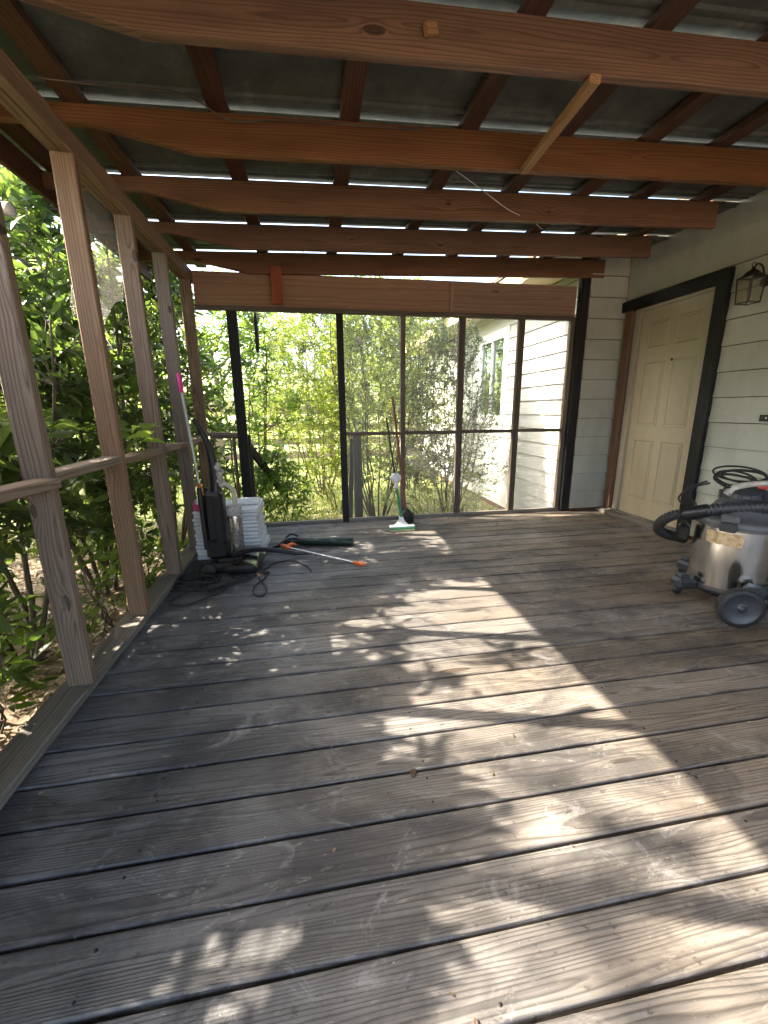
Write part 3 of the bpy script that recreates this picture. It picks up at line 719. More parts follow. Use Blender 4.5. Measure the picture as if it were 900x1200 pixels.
class Leaves:
    """thousands of separate folded leaf blades in one mesh"""
    def __init__(s): s.P = []; s.Dr = []; s.S = []; s.R = []
    def add(s, p, d, size, rnd): s.P.append(p); s.Dr.append(d); s.S.append(size); s.R.append(rnd)
    def build(s, name, mat, parent, wr=.32, mask=True, fold=.25, curl=.15, flat=.5):
        P_ = np.array(s.P, dtype=float); Dv = np.array(s.Dr, dtype=float); S = np.array(s.S, dtype=float); R = np.array(s.R)
        if mask:
            t = np.clip(P_[:, 2], 0, 99) / .915; X = P_[:, 0] + t; Y = P_[:, 1] - .28 * t
            pr_ = lit(X, Y); keep = rng.random(len(P_)) > pr_ * .992
            P_, Dv, S, R = P_[keep], Dv[keep], S[keep], R[keep]
        n = len(P_); Dv /= np.linalg.norm(Dv, axis=1, keepdims=True) + 1e-9
        up = rng.normal(size=(n, 3)) * (1 - flat) + np.array([0, 0, 1.0]) * flat
        side = np.cross(Dv, up); side /= np.linalg.norm(side, axis=1, keepdims=True) + 1e-9
        nrm = np.cross(side, Dv)
        S1 = S[:, None]; w = S1 * wr * .5
        def pt(t, wv, h): return P_ + Dv * S1 * t + side * w * wv + nrm * S1 * h
        rows = [pt(0, 0, 0), pt(.3, -.92, fold * wr * .5), pt(.3, 0, 0), pt(.3, .92, fold * wr * .5), pt(.68, -.72, fold * wr * .3 - curl * .3), pt(.68, 0, -curl * .35), pt(.68, .72, fold * wr * .3 - curl * .3), pt(1, 0, -curl)]
        V = np.stack(rows, 1).reshape(-1, 3)
        F = np.array([[0, 2, 1, 1], [0, 3, 2, 2], [1, 2, 5, 4], [2, 3, 6, 5], [4, 5, 7, 7], [5, 6, 7, 7]])
        off = np.array(wloc(parent)) if parent else np.zeros(3)
        me = bpy.data.meshes.new(name); V = V - off
        me.vertices.add(n * 8); me.vertices.foreach_set('co', V.astype(np.float32).ravel())
        loops = []; base = np.arange(n)[:, None] * 8
        tri = [[0, 2, 1], [0, 3, 2], [4, 5, 7], [5, 6, 7]]; quad = [[1, 2, 5, 4], [2, 3, 6, 5]]
        T = (base[:, None, :] + np.array(tri)[None]).reshape(-1); Q = (base[:, None, :] + np.array(quad)[None]).reshape(-1)
        li = np.concatenate([T, Q]); me.loops.add(len(li)); me.loops.foreach_set('vertex_index', li.astype(np.int32))
        nt, nq = n * 4, n * 2; me.polygons.add(nt + nq)
        st = np.concatenate([np.arange(nt) * 3, nt * 3 + np.arange(nq) * 4]); me.polygons.foreach_set('loop_start', st.astype(np.int32))
        me.update(calc_edges=True); me.validate()
        at = me.attributes.new('rnd', 'FLOAT', 'POINT'); at.data.foreach_set('value', np.repeat(R, 8).astype(np.float32))
        me.materials.append(mat); o = bpy.data.objects.new(name, me); C.objects.link(o)
        if parent: o.parent = parent
        return o

def bush(name, label, cat, base, rx, ry, h, zl, ncl, per, size, mat, stems=6, wr=.32, group=None, seed=1, stem_r=.014, mask=True, droop=.25, twig=.3, lean=(0, 0), shape='round', flat=.5, thin=.0):
    random.seed(seed); b = Vector(base); o = thing(name, base, label, cat, group)
    br = MB(); L = Leaves(); lines = []
    for k in range(stems):
        a = 2 * PI * k / stems + random.uniform(-.4, .4); rr_ = random.uniform(.25, .75)
        top = b + Vector((math.cos(a) * rx * rr_ + lean[0], math.sin(a) * ry * rr_ + lean[1], h * random.uniform(.65, .92)))
        s0 = b + Vector((math.cos(a) * .08 * rx, math.sin(a) * .08 * ry, -.05)); pts = []
        for i in range(7):
            t = i / 6; pts.append(s0.lerp(top, t) + Vector((math.cos(a) * rx, math.sin(a) * ry, 0)) * .12 * math.sin(PI * t) + Vector((random.gauss(0, .025), random.gauss(0, .025), 0)) * (1 if i else 0))
        lines.append(pts); br.tube(pts, [stem_r * (1 - .75 * i / 6) for i in range(7)], 6, sub=2)
    allp = [(p, i) for l in lines for i, p in enumerate(l) if i > 1]
    cnt = 0
    while cnt < ncl:
        z = random.uniform(zl, 1.0); a = random.uniform(0, 2 * PI); q = random.random() ** .42
        env = math.sin(PI * min(1, max(.04, (z * .8 + .17)))) ** .6 if shape == 'round' else (1.05 - .7 * z ** 2)
        c = b + Vector((math.cos(a) * rx * q * env + lean[0] * z, math.sin(a) * ry * q * env + lean[1] * z, h * z))
        # uneven outline and gaps
        nz = math.sin(c.x * 5.3 + seed) * math.sin(c.y * 4.7 + seed * 2.1) * math.sin(c.z * 6.1 + seed * .7)
        if nz < -.28 + thin: 
            if random.random() < .8: cnt += .25; continue
        cnt += 1
        p0, _ = min(allp, key=lambda e: (e[0] - c).length + max(0, e[0].z - c.z + .05) * 3 + random.uniform(0, .1))
        out = (c - b); out.z *= .3; out = out.normalized() if out.length > 1e-5 else Vector((0, 0, 1))
        d = (out * .7 + Vector((random.gauss(0, .5), random.gauss(0, .5), random.uniform(-.1, .9)))).normalized()
        ln_ = twig * random.uniform(.6, 1.3)
        e0 = c - d * ln_ * .5; e1 = c + d * ln_ * .5 + Vector((0, 0, -droop * ln_))
        if (p0 - e0).length < .9 and not (mask and c.z > 0 and float(lit(c.x + c.z / .915, c.y - .28 * c.z / .915)) > .6): br.tube([p0, p0.lerp(e0, .5) + Vector((0, 0, .03)), e0, c, e1], [stem_r * .32, stem_r * .26, stem_r * .2, stem_r * .15, stem_r * .08], 3, caps=False)
        tone = min(.99, max(0, random.gauss(.45, .2)))
        sd = d.orthogonal().normalized()
        for i in range(per):
            t = (i + random.random()) / per; p = (e0.lerp(c, t * 2) if t < .5 else c.lerp(e1, t * 2 - 1))
            ang = (PI if i % 2 else 0) + random.gauss(0, .7); s2 = Matrix.Rotation(ang, 3, d) @ sd
            ld = d * random.uniform(.3, .9) + s2 * random.uniform(.5, 1) + Vector((0, 0, -droop * random.uniform(.2, 1.4)))
            L.add(tuple(p), tuple(ld), size * random.uniform(.6, 1.2), min(1, max(0, tone + random.gauss(0, .13))))
    br.build('branches', M['bark'], o)
    L.build('foliage', M[mat], o, wr, mask, flat=flat)
    return o

# ---- shrubs along the open side
side = [((-1.75, -1.2, GZ), .66, .8, 2.4, 'broad dark shrub outside the side wall behind the camera end', .2),
        ((-1.68, .15, GZ), .60, .8, 2.3, 'dark large leaved shrub outside the first side bays', .2),
        ((-1.72, 1.35, GZ), .60, .75, 2.15, 'dark large leaved shrub with bare stems beside the first visible post', .40),
        ((-1.75, 2.5, GZ), .62, .75, 2.75, 'dense glossy shrub filling the bay with the torn screen', .30),
        ((-1.75, 3.55, GZ), .66, .75, 3.1, 'dense glossy shrub behind the pink handled mop', .22),
        ((-1.55, 4.7, GZ), .66, .7, 3.1, 'glossy shrub at the corner of the side and end walls', .2),
        ((-2.9, 3.4, GZ), .9, 1.0, 2.7, 'taller dark shrub standing behind the side hedge', .15),
        ((-3.1, 5.6, GZ), 1.1, 1.1, 3.5, 'tall bright green shrub at the far end of the side hedge', .12),
        ((-3.2, 1.2, GZ), 1.0, 1.2, 2.1, 'loose shrub standing behind the near part of the hedge', .2)]
for i, (b, rx, ry, h, lab, zl) in enumerate(side):
    bush('leafy_shrub', lab, 'shrub', b, rx, ry, h, zl, (480, 520, 500, 470, 520, 480, 380, 420, 330)[i], 14, (.10, .12, .125, .115, .105, .10, .10, .10, .11)[i], 'leafA' if i not in (7,) else 'leafB', stems=7, wr=.36, group='shrubs along the open side', seed=21 + i, stem_r=.019, droop=.3, thin=.13)
# ---- end of the porch
bush('leafy_shrub', 'bright lance leaved shrub filling the left of the end opening', 'shrub', (-.80, 5.35, GZ), .70, .55, 2.75, .1, 290, 16, .10, 'leafB', stems=7, wr=.24, seed=41, droop=.45, mask=False, group='shrubs beyond the end wall')
for k, (b, lab) in enumerate([((-1.35, .95, GZ), 'knee high leafy seedling at the foot of the first visible post'), ((-1.55, 1.9, GZ), 'knee high leafy seedling under the second side bay'), ((-1.32, 2.75, GZ), 'low leafy seedling beside the sill under the leafy sprig'),
                           ((-2.4, 2.0, GZ), 'low leafy seedling among the bare stems further out'), ((-2.3, 3.0, GZ), 'low leafy seedling behind the hedge stems'), ((-1.4, 3.6, GZ), 'low leafy seedling outside behind the white panels'), ((-2.2, 1.0, GZ), 'low leafy seedling out beyond the first side bays')]):
    bush('leafy_seedling', lab, 'plant', b, .30, .34, .75 + .1 * (k % 3), .2, 46, 11, .085, 'leafB', stems=5, wr=.36, seed=80 + k, droop=.4, stem_r=.006, group='seedlings under the hedge')
bush('leafy_shrub', 'pale sunlit bush close behind the step newel', 'shrub', (.35, 6.1, GZ), .8, .45, 1.5, .1, 170, 22, .05, 'leafC', stems=9, wr=.35, seed=51, droop=.3, mask=False, twig=.36, stem_r=.009, group='shrubs beyond the end wall', flat=.3)
bush('leafy_shrub', 'pale arching bush seen through the open end bay', 'shrub', (-.25, 6.6, GZ), .75, .5, 2.7, .4, 240, 20, .065, 'leafC', stems=7, wr=.26, seed=52, droop=.5, mask=False, twig=.42, stem_r=.011, group='shrubs beyond the end wall', flat=.3)
bush('leafy_shrub', 'knee high yellow green bush at the foot of the white siding', 'shrub', (1.55, 5.0, GZ), .75, .3, .85, .1, 160, 22, .04, 'leafC', stems=7, wr=.4, seed=53, droop=.3, mask=False, twig=.25, stem_r=.006, group='shrubs beyond the end wall', flat=.3)
bush('leafy_shrub', 'low leafy sapling bending over the steps', 'shrub', (-.42, 4.95, GZ), .42, .30, 1.0, .15, 60, 14, .10, 'leafB', stems=4, wr=.26, seed=43, droop=.5, mask=False, group='shrubs beyond the end wall', stem_r=.008)
bush('leafy_shrub', 'airy fine leaved shrub with many thin stems behind the brooms', 'shrub', (.80, 5.35, GZ), .95, .55, 2.9, .2, 900, 24, .046, 'leafC', stems=17, wr=.42, seed=45, droop=.2, mask=False, twig=.36, stem_r=.012, shape='vase', group='shrubs beyond the end wall', flat=.3)
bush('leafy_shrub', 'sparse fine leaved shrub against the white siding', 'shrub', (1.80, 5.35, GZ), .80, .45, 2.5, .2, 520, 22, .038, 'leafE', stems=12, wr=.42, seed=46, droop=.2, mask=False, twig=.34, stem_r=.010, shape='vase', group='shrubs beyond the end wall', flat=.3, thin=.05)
bush('leafy_shrub', 'tall feathery yellow green shrub in the middle of the yard view', 'shrub', (.15, 7.4, GZ), 1.25, .8, 3.4, .3, 720, 24, .06, 'leafC', stems=10, wr=.3, seed=47, droop=.35, mask=False, twig=.45, stem_r=.015, group='shrubs beyond the end wall', flat=.3)
bush('leafy_shrub', 'feathery shrub behind the white siding corner', 'shrub', (1.75, 7.4, GZ), .85, .8, 3.5, .3, 620, 24, .06, 'leafC', stems=8, wr=.3, seed=48, droop=.3, mask=False, twig=.45, stem_r=.015, group='shrubs beyond the end wall', flat=.3)

# ---- background trees
def tree(label, base, h, cr, tr, ncl, size, mat, seed, group='trees at the back of the yard'):
    random.seed(seed); b = Vector(base); o = thing('yard_tree', base, label, 'tree', group)
    tk = MB(); top = b + Vector((random.uniform(-.3, .3), random.uniform(-.3, .3), h * .6))
    tk.tube([b + Vector((0, 0, -.1)), b.lerp(top, .3), b.lerp(top, .7) + Vector((.1, 0, 0)), top], [tr, tr * .8, tr * .6, tr * .35], 10, sub=4)
    limbs = []
    for k in range(9):
        a = 2 * PI * k / 9 + random.uniform(-.3, .3); s = b.lerp(top, random.uniform(.45, 1)); e = b + Vector((math.cos(a) * cr * .7, math.sin(a) * cr * .7, h * random.uniform(.55, .92)))
        tk.tube([s, s.lerp(e, .5) + Vector((0, 0, .2)), e], [tr * .32, tr * .2, tr * .07], 6, sub=3); limbs.append(e)
    tk.build('trunk', M['bark'], o)
    L = Leaves()
    for k in range(ncl if h < 9 else 620):
        z = random.uniform(.28, 1); a = random.uniform(0, 2 * PI); q = random.random() ** .45; env = math.sin(PI * min(1, z * .85 + .1)) ** .55
        c = b + Vector((math.cos(a) * cr * q * env, math.sin(a) * cr * q * env, h * z))
        nz = math.sin(c.x * 2.1 + seed) * math.sin(c.y * 1.9 + seed * 2) * math.sin(c.z * 2.3 + seed)
        if nz < -.18: continue
        tone = min(1, max(0, random.gauss(.5, .22)))
        for i in range(26):
            p = c + Vector((random.gauss(0, .2), random.gauss(0, .2), random.gauss(0, .13)))
            L.add(tuple(p), (random.gauss(0, 1), random.gauss(0, 1), random.gauss(-.3, .5)), size * random.uniform(.6, 1.2), min(1, max(0, tone + random.gauss(0, .12))))
    L.build('crown', M[mat], o, .42, False); return o
for i, (b, h, cr, lab) in enumerate([((-5.5, 9.5, GZ), 4.6, 2.2, 'broad green tree at the far corner behind the side hedge'), ((-2.6, 12.5, GZ), 5.0, 2.3, 'pale green tree behind the end opening'),
                                     ((.6, 15, GZ), 6.0, 2.6, 'yellow green tree at the back of the yard behind the fence'), ((3.4, 14.5, GZ), 5.2, 2.2, 'green tree beyond the far corner of the white siding'),
                                     ((-6.3, 7.7, GZ), 10.5, 2.2, 'tall leafy tree added behind the corner of the side hedge to shade the porch end'), ((-6.5, 4.5, GZ), 4.3, 2.0, 'round tree out beyond the side hedge'), ((-7.5, .5, GZ), 4.0, 2.0, 'low tree on the open side far beyond the first posts'), ((-7, 15.5, GZ), 6.5, 2.8, 'tall pale tree furthest out beyond the hedge corner')]):  # the tallest tree is added only to shade the far deck and outer siding
    tree(lab, b, h, cr, .14, 260, .13, 'leafD', 60 + i)
tree('tall thin tree with an open crown out beyond the first side bays', (-6.5, 1.9, GZ), 8.8, 1.5, .10, 105, .15, 'leafD', 91)
# fence at the back
fn = thing('yard_fence', (-1, 11, GZ), 'pale horizontal board fence across the back of the yard', 'fence')
for x in np.arange(-8, 7.1, 1.8):
    MB().box((x - .05, 10.95, GZ - .1), (x + .05, 11.05, GZ + 1.25)).build('post', M['post'], fn)
for z in (.25, .6, .95):
    MB().box((-8, 10.92, GZ + z), (7, 10.945, GZ + z + .16)).build('board', M['post'], fn)
# grass and litter
random.seed(3)
L = Leaves()
for k in range(16000):
    y = 4.6 + random.random() ** 1.5 * 9; x = random.uniform(-.55 * y - .5, .42 * y + .4)
    if x > 2.6 and y < 10.7: continue
    L.add((x, y, GZ), (random.gauss(0, .35), random.gauss(0, .35), 1), random.uniform(.05, .13), random.random())
tag(L.build('lawn_grass', M['grass'], None, .12, False, fold=.1, curl=.3), 'sunlit yellow green grass covering the yard', 'grass', kind='stuff')
L = Leaves()
for k in range(9000):
    x = -1.06 - random.random() ** 1.4 * 2.6; y = random.uniform(-.4, 5.5)
    L.add((x, y, GZ + random.uniform(.005, .05)), (random.gauss(0, 1), random.gauss(0, 1), random.gauss(0, .25)), random.uniform(.03, .08), random.random())
tag(L.build('leaf_litter', M['litterm'], None, .42, False, fold=.6, flat=.8), 'dry fallen leaves covering the soil beside the porch', 'leaf litter', kind='stuff')
L = Leaves()
for k in range(380):
    x = random.uniform(-.85, 3.0); y = random.uniform(.2, 4.0) if random.random() < .6 else random.uniform(3.5, 4.0)
    L.add((x, y, .004), (random.gauss(0, 1), random.gauss(0, 1), random.gauss(0, .1)), random.uniform(.005, .022) * (1 if random.random() < .93 else 2), random.random())
tag(L.build('deck_debris', M['litterm'], None, .5, False, fold=.5, flat=.9), 'small dry leaf bits scattered over the deck boards', 'debris', kind='stuff')
# leafy sprig poking in over the rail
L = Leaves(); o = thing('leafy_sprig', (-1.0, 2.62, .88), 'bright big leaved sprig poking in over the rail past the second post', 'plant')
br = MB(); br.tube([(-1.25, 2.6, .7), (-1.08, 2.6, .86), (-.98, 2.62, .95), (-.95, 2.66, 1.02)], [.006, .005, .004, .002], 6, sub=3); br.build('stem', M['leafB'], o)
for k in range(13):
    a = k * 2.4; L.add((-.99 + .02 * math.cos(a), 2.61 + .03 * math.sin(a), .93 + .008 * k), (math.cos(a), math.sin(a), random.uniform(-.5, .5)), random.uniform(.09, .16), random.uniform(.5, 1))
L.build('leaves', M['leafB'], o, .42, False, curl=.25)

# ------------------------------------------------------------------ stack of white panels
random.seed(9)
for i in range(13):
    z = .004 + i * .0292; dx = random.uniform(-.006, .006); dy = random.uniform(-.008, .008); ex = max(0, (5 - i)) * .006
    m = MB(); R = Matrix.Rotation(random.uniform(-.02, .02), 4, 'Z').to_3x3(); c = Vector((-.665 + dx + ex * .5, 3.35 + dy, z + .0155))
    m.cbox(c, (.46 + ex, .40, .021), R, .003); m.cbox(c + Vector((0, 0, -.0125)), (.445 + ex, .385, .006), R, .001)
    where = 'bottom white panel of the stack behind the upright vacuum' if i == 0 else ('top white panel of the stack behind the upright vacuum' if i == 12 else
            'white vinyl panel number %s from the bottom of the stack' % ['', 'two', 'three', 'four', 'five', 'six', 'seven', 'eight', 'nine', 'ten', 'eleven', 'twelve'][i])
    tag(m.build('white_panel', M['panel']), where, 'panel', 'white panels stacked on the deck')
zt = .004 + 13 * .0292
m = MB().cbox((-.55, 3.40, zt + .009), (.20, .22, .014), Matrix.Rotation(.05, 4, 'Z').to_3x3(), .003)
tag(m.build('small_lid', M['panel']), 'small flat white lid lying on top of the panel stack', 'lid')
# pink mop
mp = thing('pink_mop', (-.84, 3.2, zt), 'grey pole with pink grip and orange joint leaning on the side wall', 'mop')
a, b = Vector((-.835, 3.22, zt + .03)), Vector((-.925, 3.335, 1.36)); d = (b - a)
MB().tube([a + d * .16, a + d * .87], .010, 10).build('pole', M['steelpole'], mp)
MB().tube([a + d * .855, a + d * .87, a + d * .99, b], [.013, .0155, .015, .010], 12).build('grip', M['pink'], mp)
MB().tube([a + d * .04, a + d * .07, a + d * .13, a + d * .17], [.011, .019, .017, .011], 12).build('joint', M['orange'], mp)
MB().cbox((-.845, 3.20, zt + .028), (.10, .16, .045), Matrix.Rotation(.3, 4, 'Z').to_3x3(), .012).build('head', M['pink'], mp)
MB().cbox((-.845, 3.20, zt + .058), (.07, .12, .02), Matrix.Rotation(.3, 4, 'Z').to_3x3(), .006).build('clamp', M['white'], mp)

# ------------------------------------------------------------------ upright vacuum
uv = thing('upright_vacuum', (-.65, 2.95, 0), 'black upright vacuum cleaner with clear dirt cup standing by the side wall', 'vacuum cleaner')
VY = 2.95
m = MB(); R = Matrix.Rotation(-.08, 4, 'Z').to_3x3()
m.cbox((-.66, VY, .045), (.20, .27, .07), R, .025); m.cbox((-.52, VY - .01, .038), (.22, .31, .055), R, .02)
m.cbox((-.60, VY, .08), (.16, .2, .05), R, .02); m.build('floor_head', M['black'], uv)
m = MB()   # sloping clear cover of the brush head
pr_ = [(-.585, .10), (-.50, .092), (-.425, .062), (-.405, .03), (-.42, .022), (-.585, .06)]
vs = [(x, VY + s * .14 - (x + .5) * .1, z) for s in (-1, 1) for (x, z) in pr_]; n = len(pr_)
m.add(vs, [(i, (i + 1) % n, n + (i + 1) % n, n + i) for i in range(n)] + [tuple(range(n))[::-1], tuple(range(n, 2 * n))]); m.build('head_cover', M['clear'], uv)
for s in (-1, 1):
    MB().lathe([(0, .015), (.04, .015), (.045, .008), (.045, -.008), (.04, -.015), (0, -.015)], (-.735, VY + s * .135, .045), (0, 1, 0), 20).build('wheel', M['blackrub'], uv)
m = MB()
for z0, z1, w, dd in ((.10, .22, .150, .15), (.22, .56, .125, .13)): m.cbox((-.685, VY, (z0 + z1) / 2), (w, dd, z1 - z0 + .01), None, .022)
m.tube([(-.757, VY - .055, .17), (-.762, VY - .055, .60)], .016, 10); m.tube([(-.742, VY + .06, .16), (-.75, VY + .06, .58)], .014, 10)
m.cbox((-.66, VY - .062, .36), (.05, .012, .36), None, .005); m.build('body', M['black'], uv)
m = MB(); m.tube([(-.672, VY, .54), (-.668, VY, .64), (-.668, VY, .74), (-.676, VY, .82), (-.695, VY, .90), (-.722, VY, .97), (-.748, VY, 1.025), (-.762, VY, 1.045)], [.040, .034, .030, .027, .022, .018, .016, .014], 12, sub=4)
m.tube([(-.668, VY - .03, .62), (-.672, VY - .028, .80), (-.70, VY - .014, .91)], .009, 8, sub=3); m.build('handle', M['black'], uv)
m = MB(); m.lathe([(0, 0), (.045, .002), (.05, .02), (.05, .24), (.046, .26)], (-.565, VY - .005, .13), n=24); m.build('dirt_cup', M['clear'], uv)
m = MB(); m.lathe([(.047, 0), (.053, .004), (.053, .05), (.04, .07), (0, .075)], (-.565, VY - .005, .39), n=24); m.build('cup_lid', M['lint'], uv)
m = MB(); m.lathe([(0, 0), (.02, 0), (.034, .06), (.036, .11)], (-.565, VY - .005, .28), n=18); m.build('filter', M['lav'], uv)
m = MB(); m.tube([(-.635, VY - .02, .60), (-.61, VY - .02, .615), (-.575, VY - .02, .595), (-.553, VY - .02, .55), (-.548, VY - .02, .47)], .016, 10, sub=5); m.build('elbow_hose', M['beige'], uv)
m = MB(); random.seed(2)
for k in range(9): m.lathe([(0, -.02), (.016, -.012), (.021, 0), (.016, .012), (0, .02)], (-.632 + random.uniform(-.012, .012), VY - .02 + random.uniform(-.01, .01), .62 + .0155 * k), n=9)
m.build('grey_hose', M['lint'], uv)
m = MB(); m.tube([(-.60, VY - .08, .115), (-.50, VY + .02, .118), (-.40, VY + .09, .095), (-.28, VY + .13, .06), (-.17, VY + .145, .028)], [.022, .021, .018, .016, .014], 12, sub=3)
m.tube([(-.17, VY + .145, .028), (-.05, VY + .15, .018)], [.014, .010], 10)
tag(m.build('hose_wand', M['black']), 'black crevice wand resting from the vacuum head down to the deck', 'vacuum wand')
# power cord of the vacuum
def lz(l, z=.006): return [Vector((x, y, z + .005 * abs(math.sin(i * 2.1)))) for i, (x, y) in enumerate(l)]
m = MB()
m.tube(lz([(-.057, 2.771), (-.084, 2.85), (-.17, 2.97), (-.256, 3.00), (-.342, 2.93), (-.425, 2.749), (-.573, 2.647), (-.709, 2.554), (-.86, 2.60), (-.93, 2.66), (-.90, 2.72), (-.80, 2.76), (-.703, 2.736), (-.68, 2.82)]), .0055, 6, sub=6)
m.tube(lz([(-.573, 2.647), (-.611, 2.50), (-.69, 2.42), (-.765, 2.369), (-.83, 2.37), (-.868, 2.41), (-.86, 2.49), (-.788, 2.569), (-.724, 2.615), (-.695, 2.735), (-.70, 2.84)], .008), .0055, 6, sub=6)
m.tube(lz([(-.846, 3.06), (-.83, 2.912), (-.772, 2.691), (-.707, 2.554), (-.645, 2.522), (-.60, 2.573), (-.575, 2.61)], .012), .0055, 6, sub=6)
m.tube(lz([(-.411, 2.769), (-.389, 2.654), (-.335, 2.52), (-.341, 2.426), (-.385, 2.417), (-.413, 2.496), (-.406, 2.594), (-.36, 2.691), (-.36, 2.768)]), .0055, 6, sub=6)
random.seed(12)
for k in range(5):
    cx_, cy_ = -.80 + random.uniform(-.03, .05), 2.70 + random.uniform(-.03, .05); r1 = random.uniform(.09, .17); r2_ = random.uniform(.05, .09); a0 = random.uniform(0, 6); te = random.uniform(-.3, .3)
    m.tube([Vector((max(-.91, cx_ + r1 * math.cos(a0 + t)) , cy_ + r2_ * math.sin(a0 + t) + te * r1 * math.cos(a0 + t), .01 + .006 * k + .004 * math.sin(3 * t))) for t in np.linspace(0, 2 * PI, 15)], .0055, 6, sub=3)
m.tube(lz([(-.60, 2.80), (-.55, 2.70), (-.50, 2.74), (-.45, 2.70), (-.575, 2.61)], .01), .0055, 6, sub=5)
co = m.build('power_cord', M['blackrub']); tag(co, 'tangled black power cord looping on the deck before the upright vacuum', 'cord')
MB().cbox((-.575, 2.61, .016), (.05, .028, .026), Matrix.Rotation(.4, 4, 'Z').to_3x3(), .006).build('plug', M['blackrub'], co)
MB().cbox((-.36, 2.775, .014), (.045, .025, .022), Matrix.Rotation(-.4, 4, 'Z').to_3x3(), .006).build('plug', M['blackrub'], co)
MB().cbox((-.405, 2.74, .012), (.02, .045, .012), Matrix.Rotation(.3, 4, 'Z').to_3x3(), .004).build('cord_tag', M['newwood'], co)
# long tools on the deck
bt = thing('blower_tube', (.05, 3.34, .04), 'thick dark green tube lying on the deck past the white panels', 'tube')
m = MB(); a, b = Vector((-.15, 3.375, .038)), Vector((.285, 3.275, .036)); m.tube([a, a.lerp(b, .03), a.lerp(b, .97), b], [.030, .035, .036, .033], 20); m.build('tube', M['dgreen'], bt)
m = MB(); m.tube([(-.40, 3.24, .03), (-.32, 3.30, .03), (-.26, 3.36, .045), (-.20, 3.385, .045), (-.15, 3.376, .038)], [.012, .016, .026, .032, .030], 12, sub=4); m.build('neck', M['black'], bt)
m = MB(); m.tube([(-.27, 3.37, .06), (-.22, 3.42, .09), (-.16, 3.41, .07)], .009, 8, sub=5); m.build('handle', M['black'], bt)
gp = thing('grabber_pole', (0, 3.0, .02), 'thin silver pole with orange ends lying on the deck', 'pole')
a, b = Vector((-.235, 3.21, .040)), Vector((.325, 2.79, .014)); d = b - a
MB().tube([a, a + d * .88], .0085, 10).build('pole', M['steelpole'], gp)
MB().tube([a + d * .86, a + d * .88, a + d * .985, b], [.010, .014, .014, .008], 12).build('tip', M['orange'], gp)
MB().tube([a - d * .10 + Vector((0, 0, .01)), a - d * .06 + Vector((0, 0, .008)), a + d * .02, a + d * .05], [.010, .017, .015, .010], 12).tube([a - d * .04, a + Vector((.03, .05, .015)), a + Vector((.06, .06, .0))], [.012, .012, .008], 10, sub=3).build('grip', M['orange'], gp)

# ------------------------------------------------------------------ brooms at the end wall
b1 = thing('scrub_mop', (.78, 3.63, 0), 'sponge mop with green handle and white squeeze head', 'mop')
hb, ht = Vector((.775, 3.66, .10)), Vector((.70, 4.015, 1.04)); d = ht - hb
MB().tube([hb + d * .02, hb + d * .40], .014, 10).build('lower_handle', M['green'], b1)
MB().tube([hb + d * .40, hb + d * .97], .0085, 10).build('upper_handle', M['dgreen'], b1)
MB().tube([hb + d * .97, ht], [.009, .007], 10).build('end_cap', M['white'], b1)
m = MB(); c = hb + d * .38; m.lathe([(.012, .055), (.03, .052), (.046, .036), (.052, .012), (.052, 0), (.045, -.002)], c + Vector((0, -.01, 0)), (0, -.25, 1), 20); m.tube([c, c - d * .09], [.022, .015], 10); m.build('squeeze_lever', M['white'], b1)
m = MB(); vs = []
for (z, w, dd) in ((.035, .062, .022), (.055, .060, .022), (.085, .028, .016), (.125, .016, .014)):
    vs += [(.775 + sx * w, 3.64 + (z - .035) * .35 + sy * dd, z) for sx, sy in ((-1, -1), (1, -1), (1, 1), (-1, 1))]
fs = [(k * 4 + i, k * 4 + (i + 1) % 4, k * 4 + 4 + (i + 1) % 4, k * 4 + 4 + i) for k in range(3) for i in range(4)] + [(0, 3, 2, 1), (12, 13, 14, 15)]
m.add(vs, fs); m.cbox((.775, 3.625, .045), (.235, .055, .018), None, .005); m.build('head', M['white'], b1)
MB().cbox((.775, 3.615, .029), (.232, .05, .014), None, .003).build('scrub_strip', M['green'], b1)
MB().cbox((.775, 3.615, .0125), (.226, .05, .0195), None, .005).build('sponge', M['sponge'], b1)
b2 = thing('black_broom', (.87, 3.9, 0), 'round black bristle broom with red brown wooden handle against the mullion', 'broom')
hb, ht = Vector((.868, 3.885, .12)), Vector((.765, 4.02, 1.21))
MB().tube([hb, hb.lerp(ht, .98), ht], [.0125, .0115, .006], 10).build('handle', M['brownpole'], b2)
m = MB().lathe([(0, .0), (.045, .002), (.066, .02), (.072, .06), (.058, .10), (.03, .13), (.015, .15), (0, .152)], (.873, 3.87, .001), n=22)
for k in range(260):
    a = random.uniform(0, 2 * PI); z = random.uniform(.01, .11); r_ = .06; p = Vector((.873 + math.cos(a) * r_, 3.87 + math.sin(a) * r_, z)); m.tube([p, p + Vector((math.cos(a) * .018, math.sin(a) * .018, -.008))], [.0018, .0008], 3, caps=False)
m.build('bristles', M['blackrub'], b2)

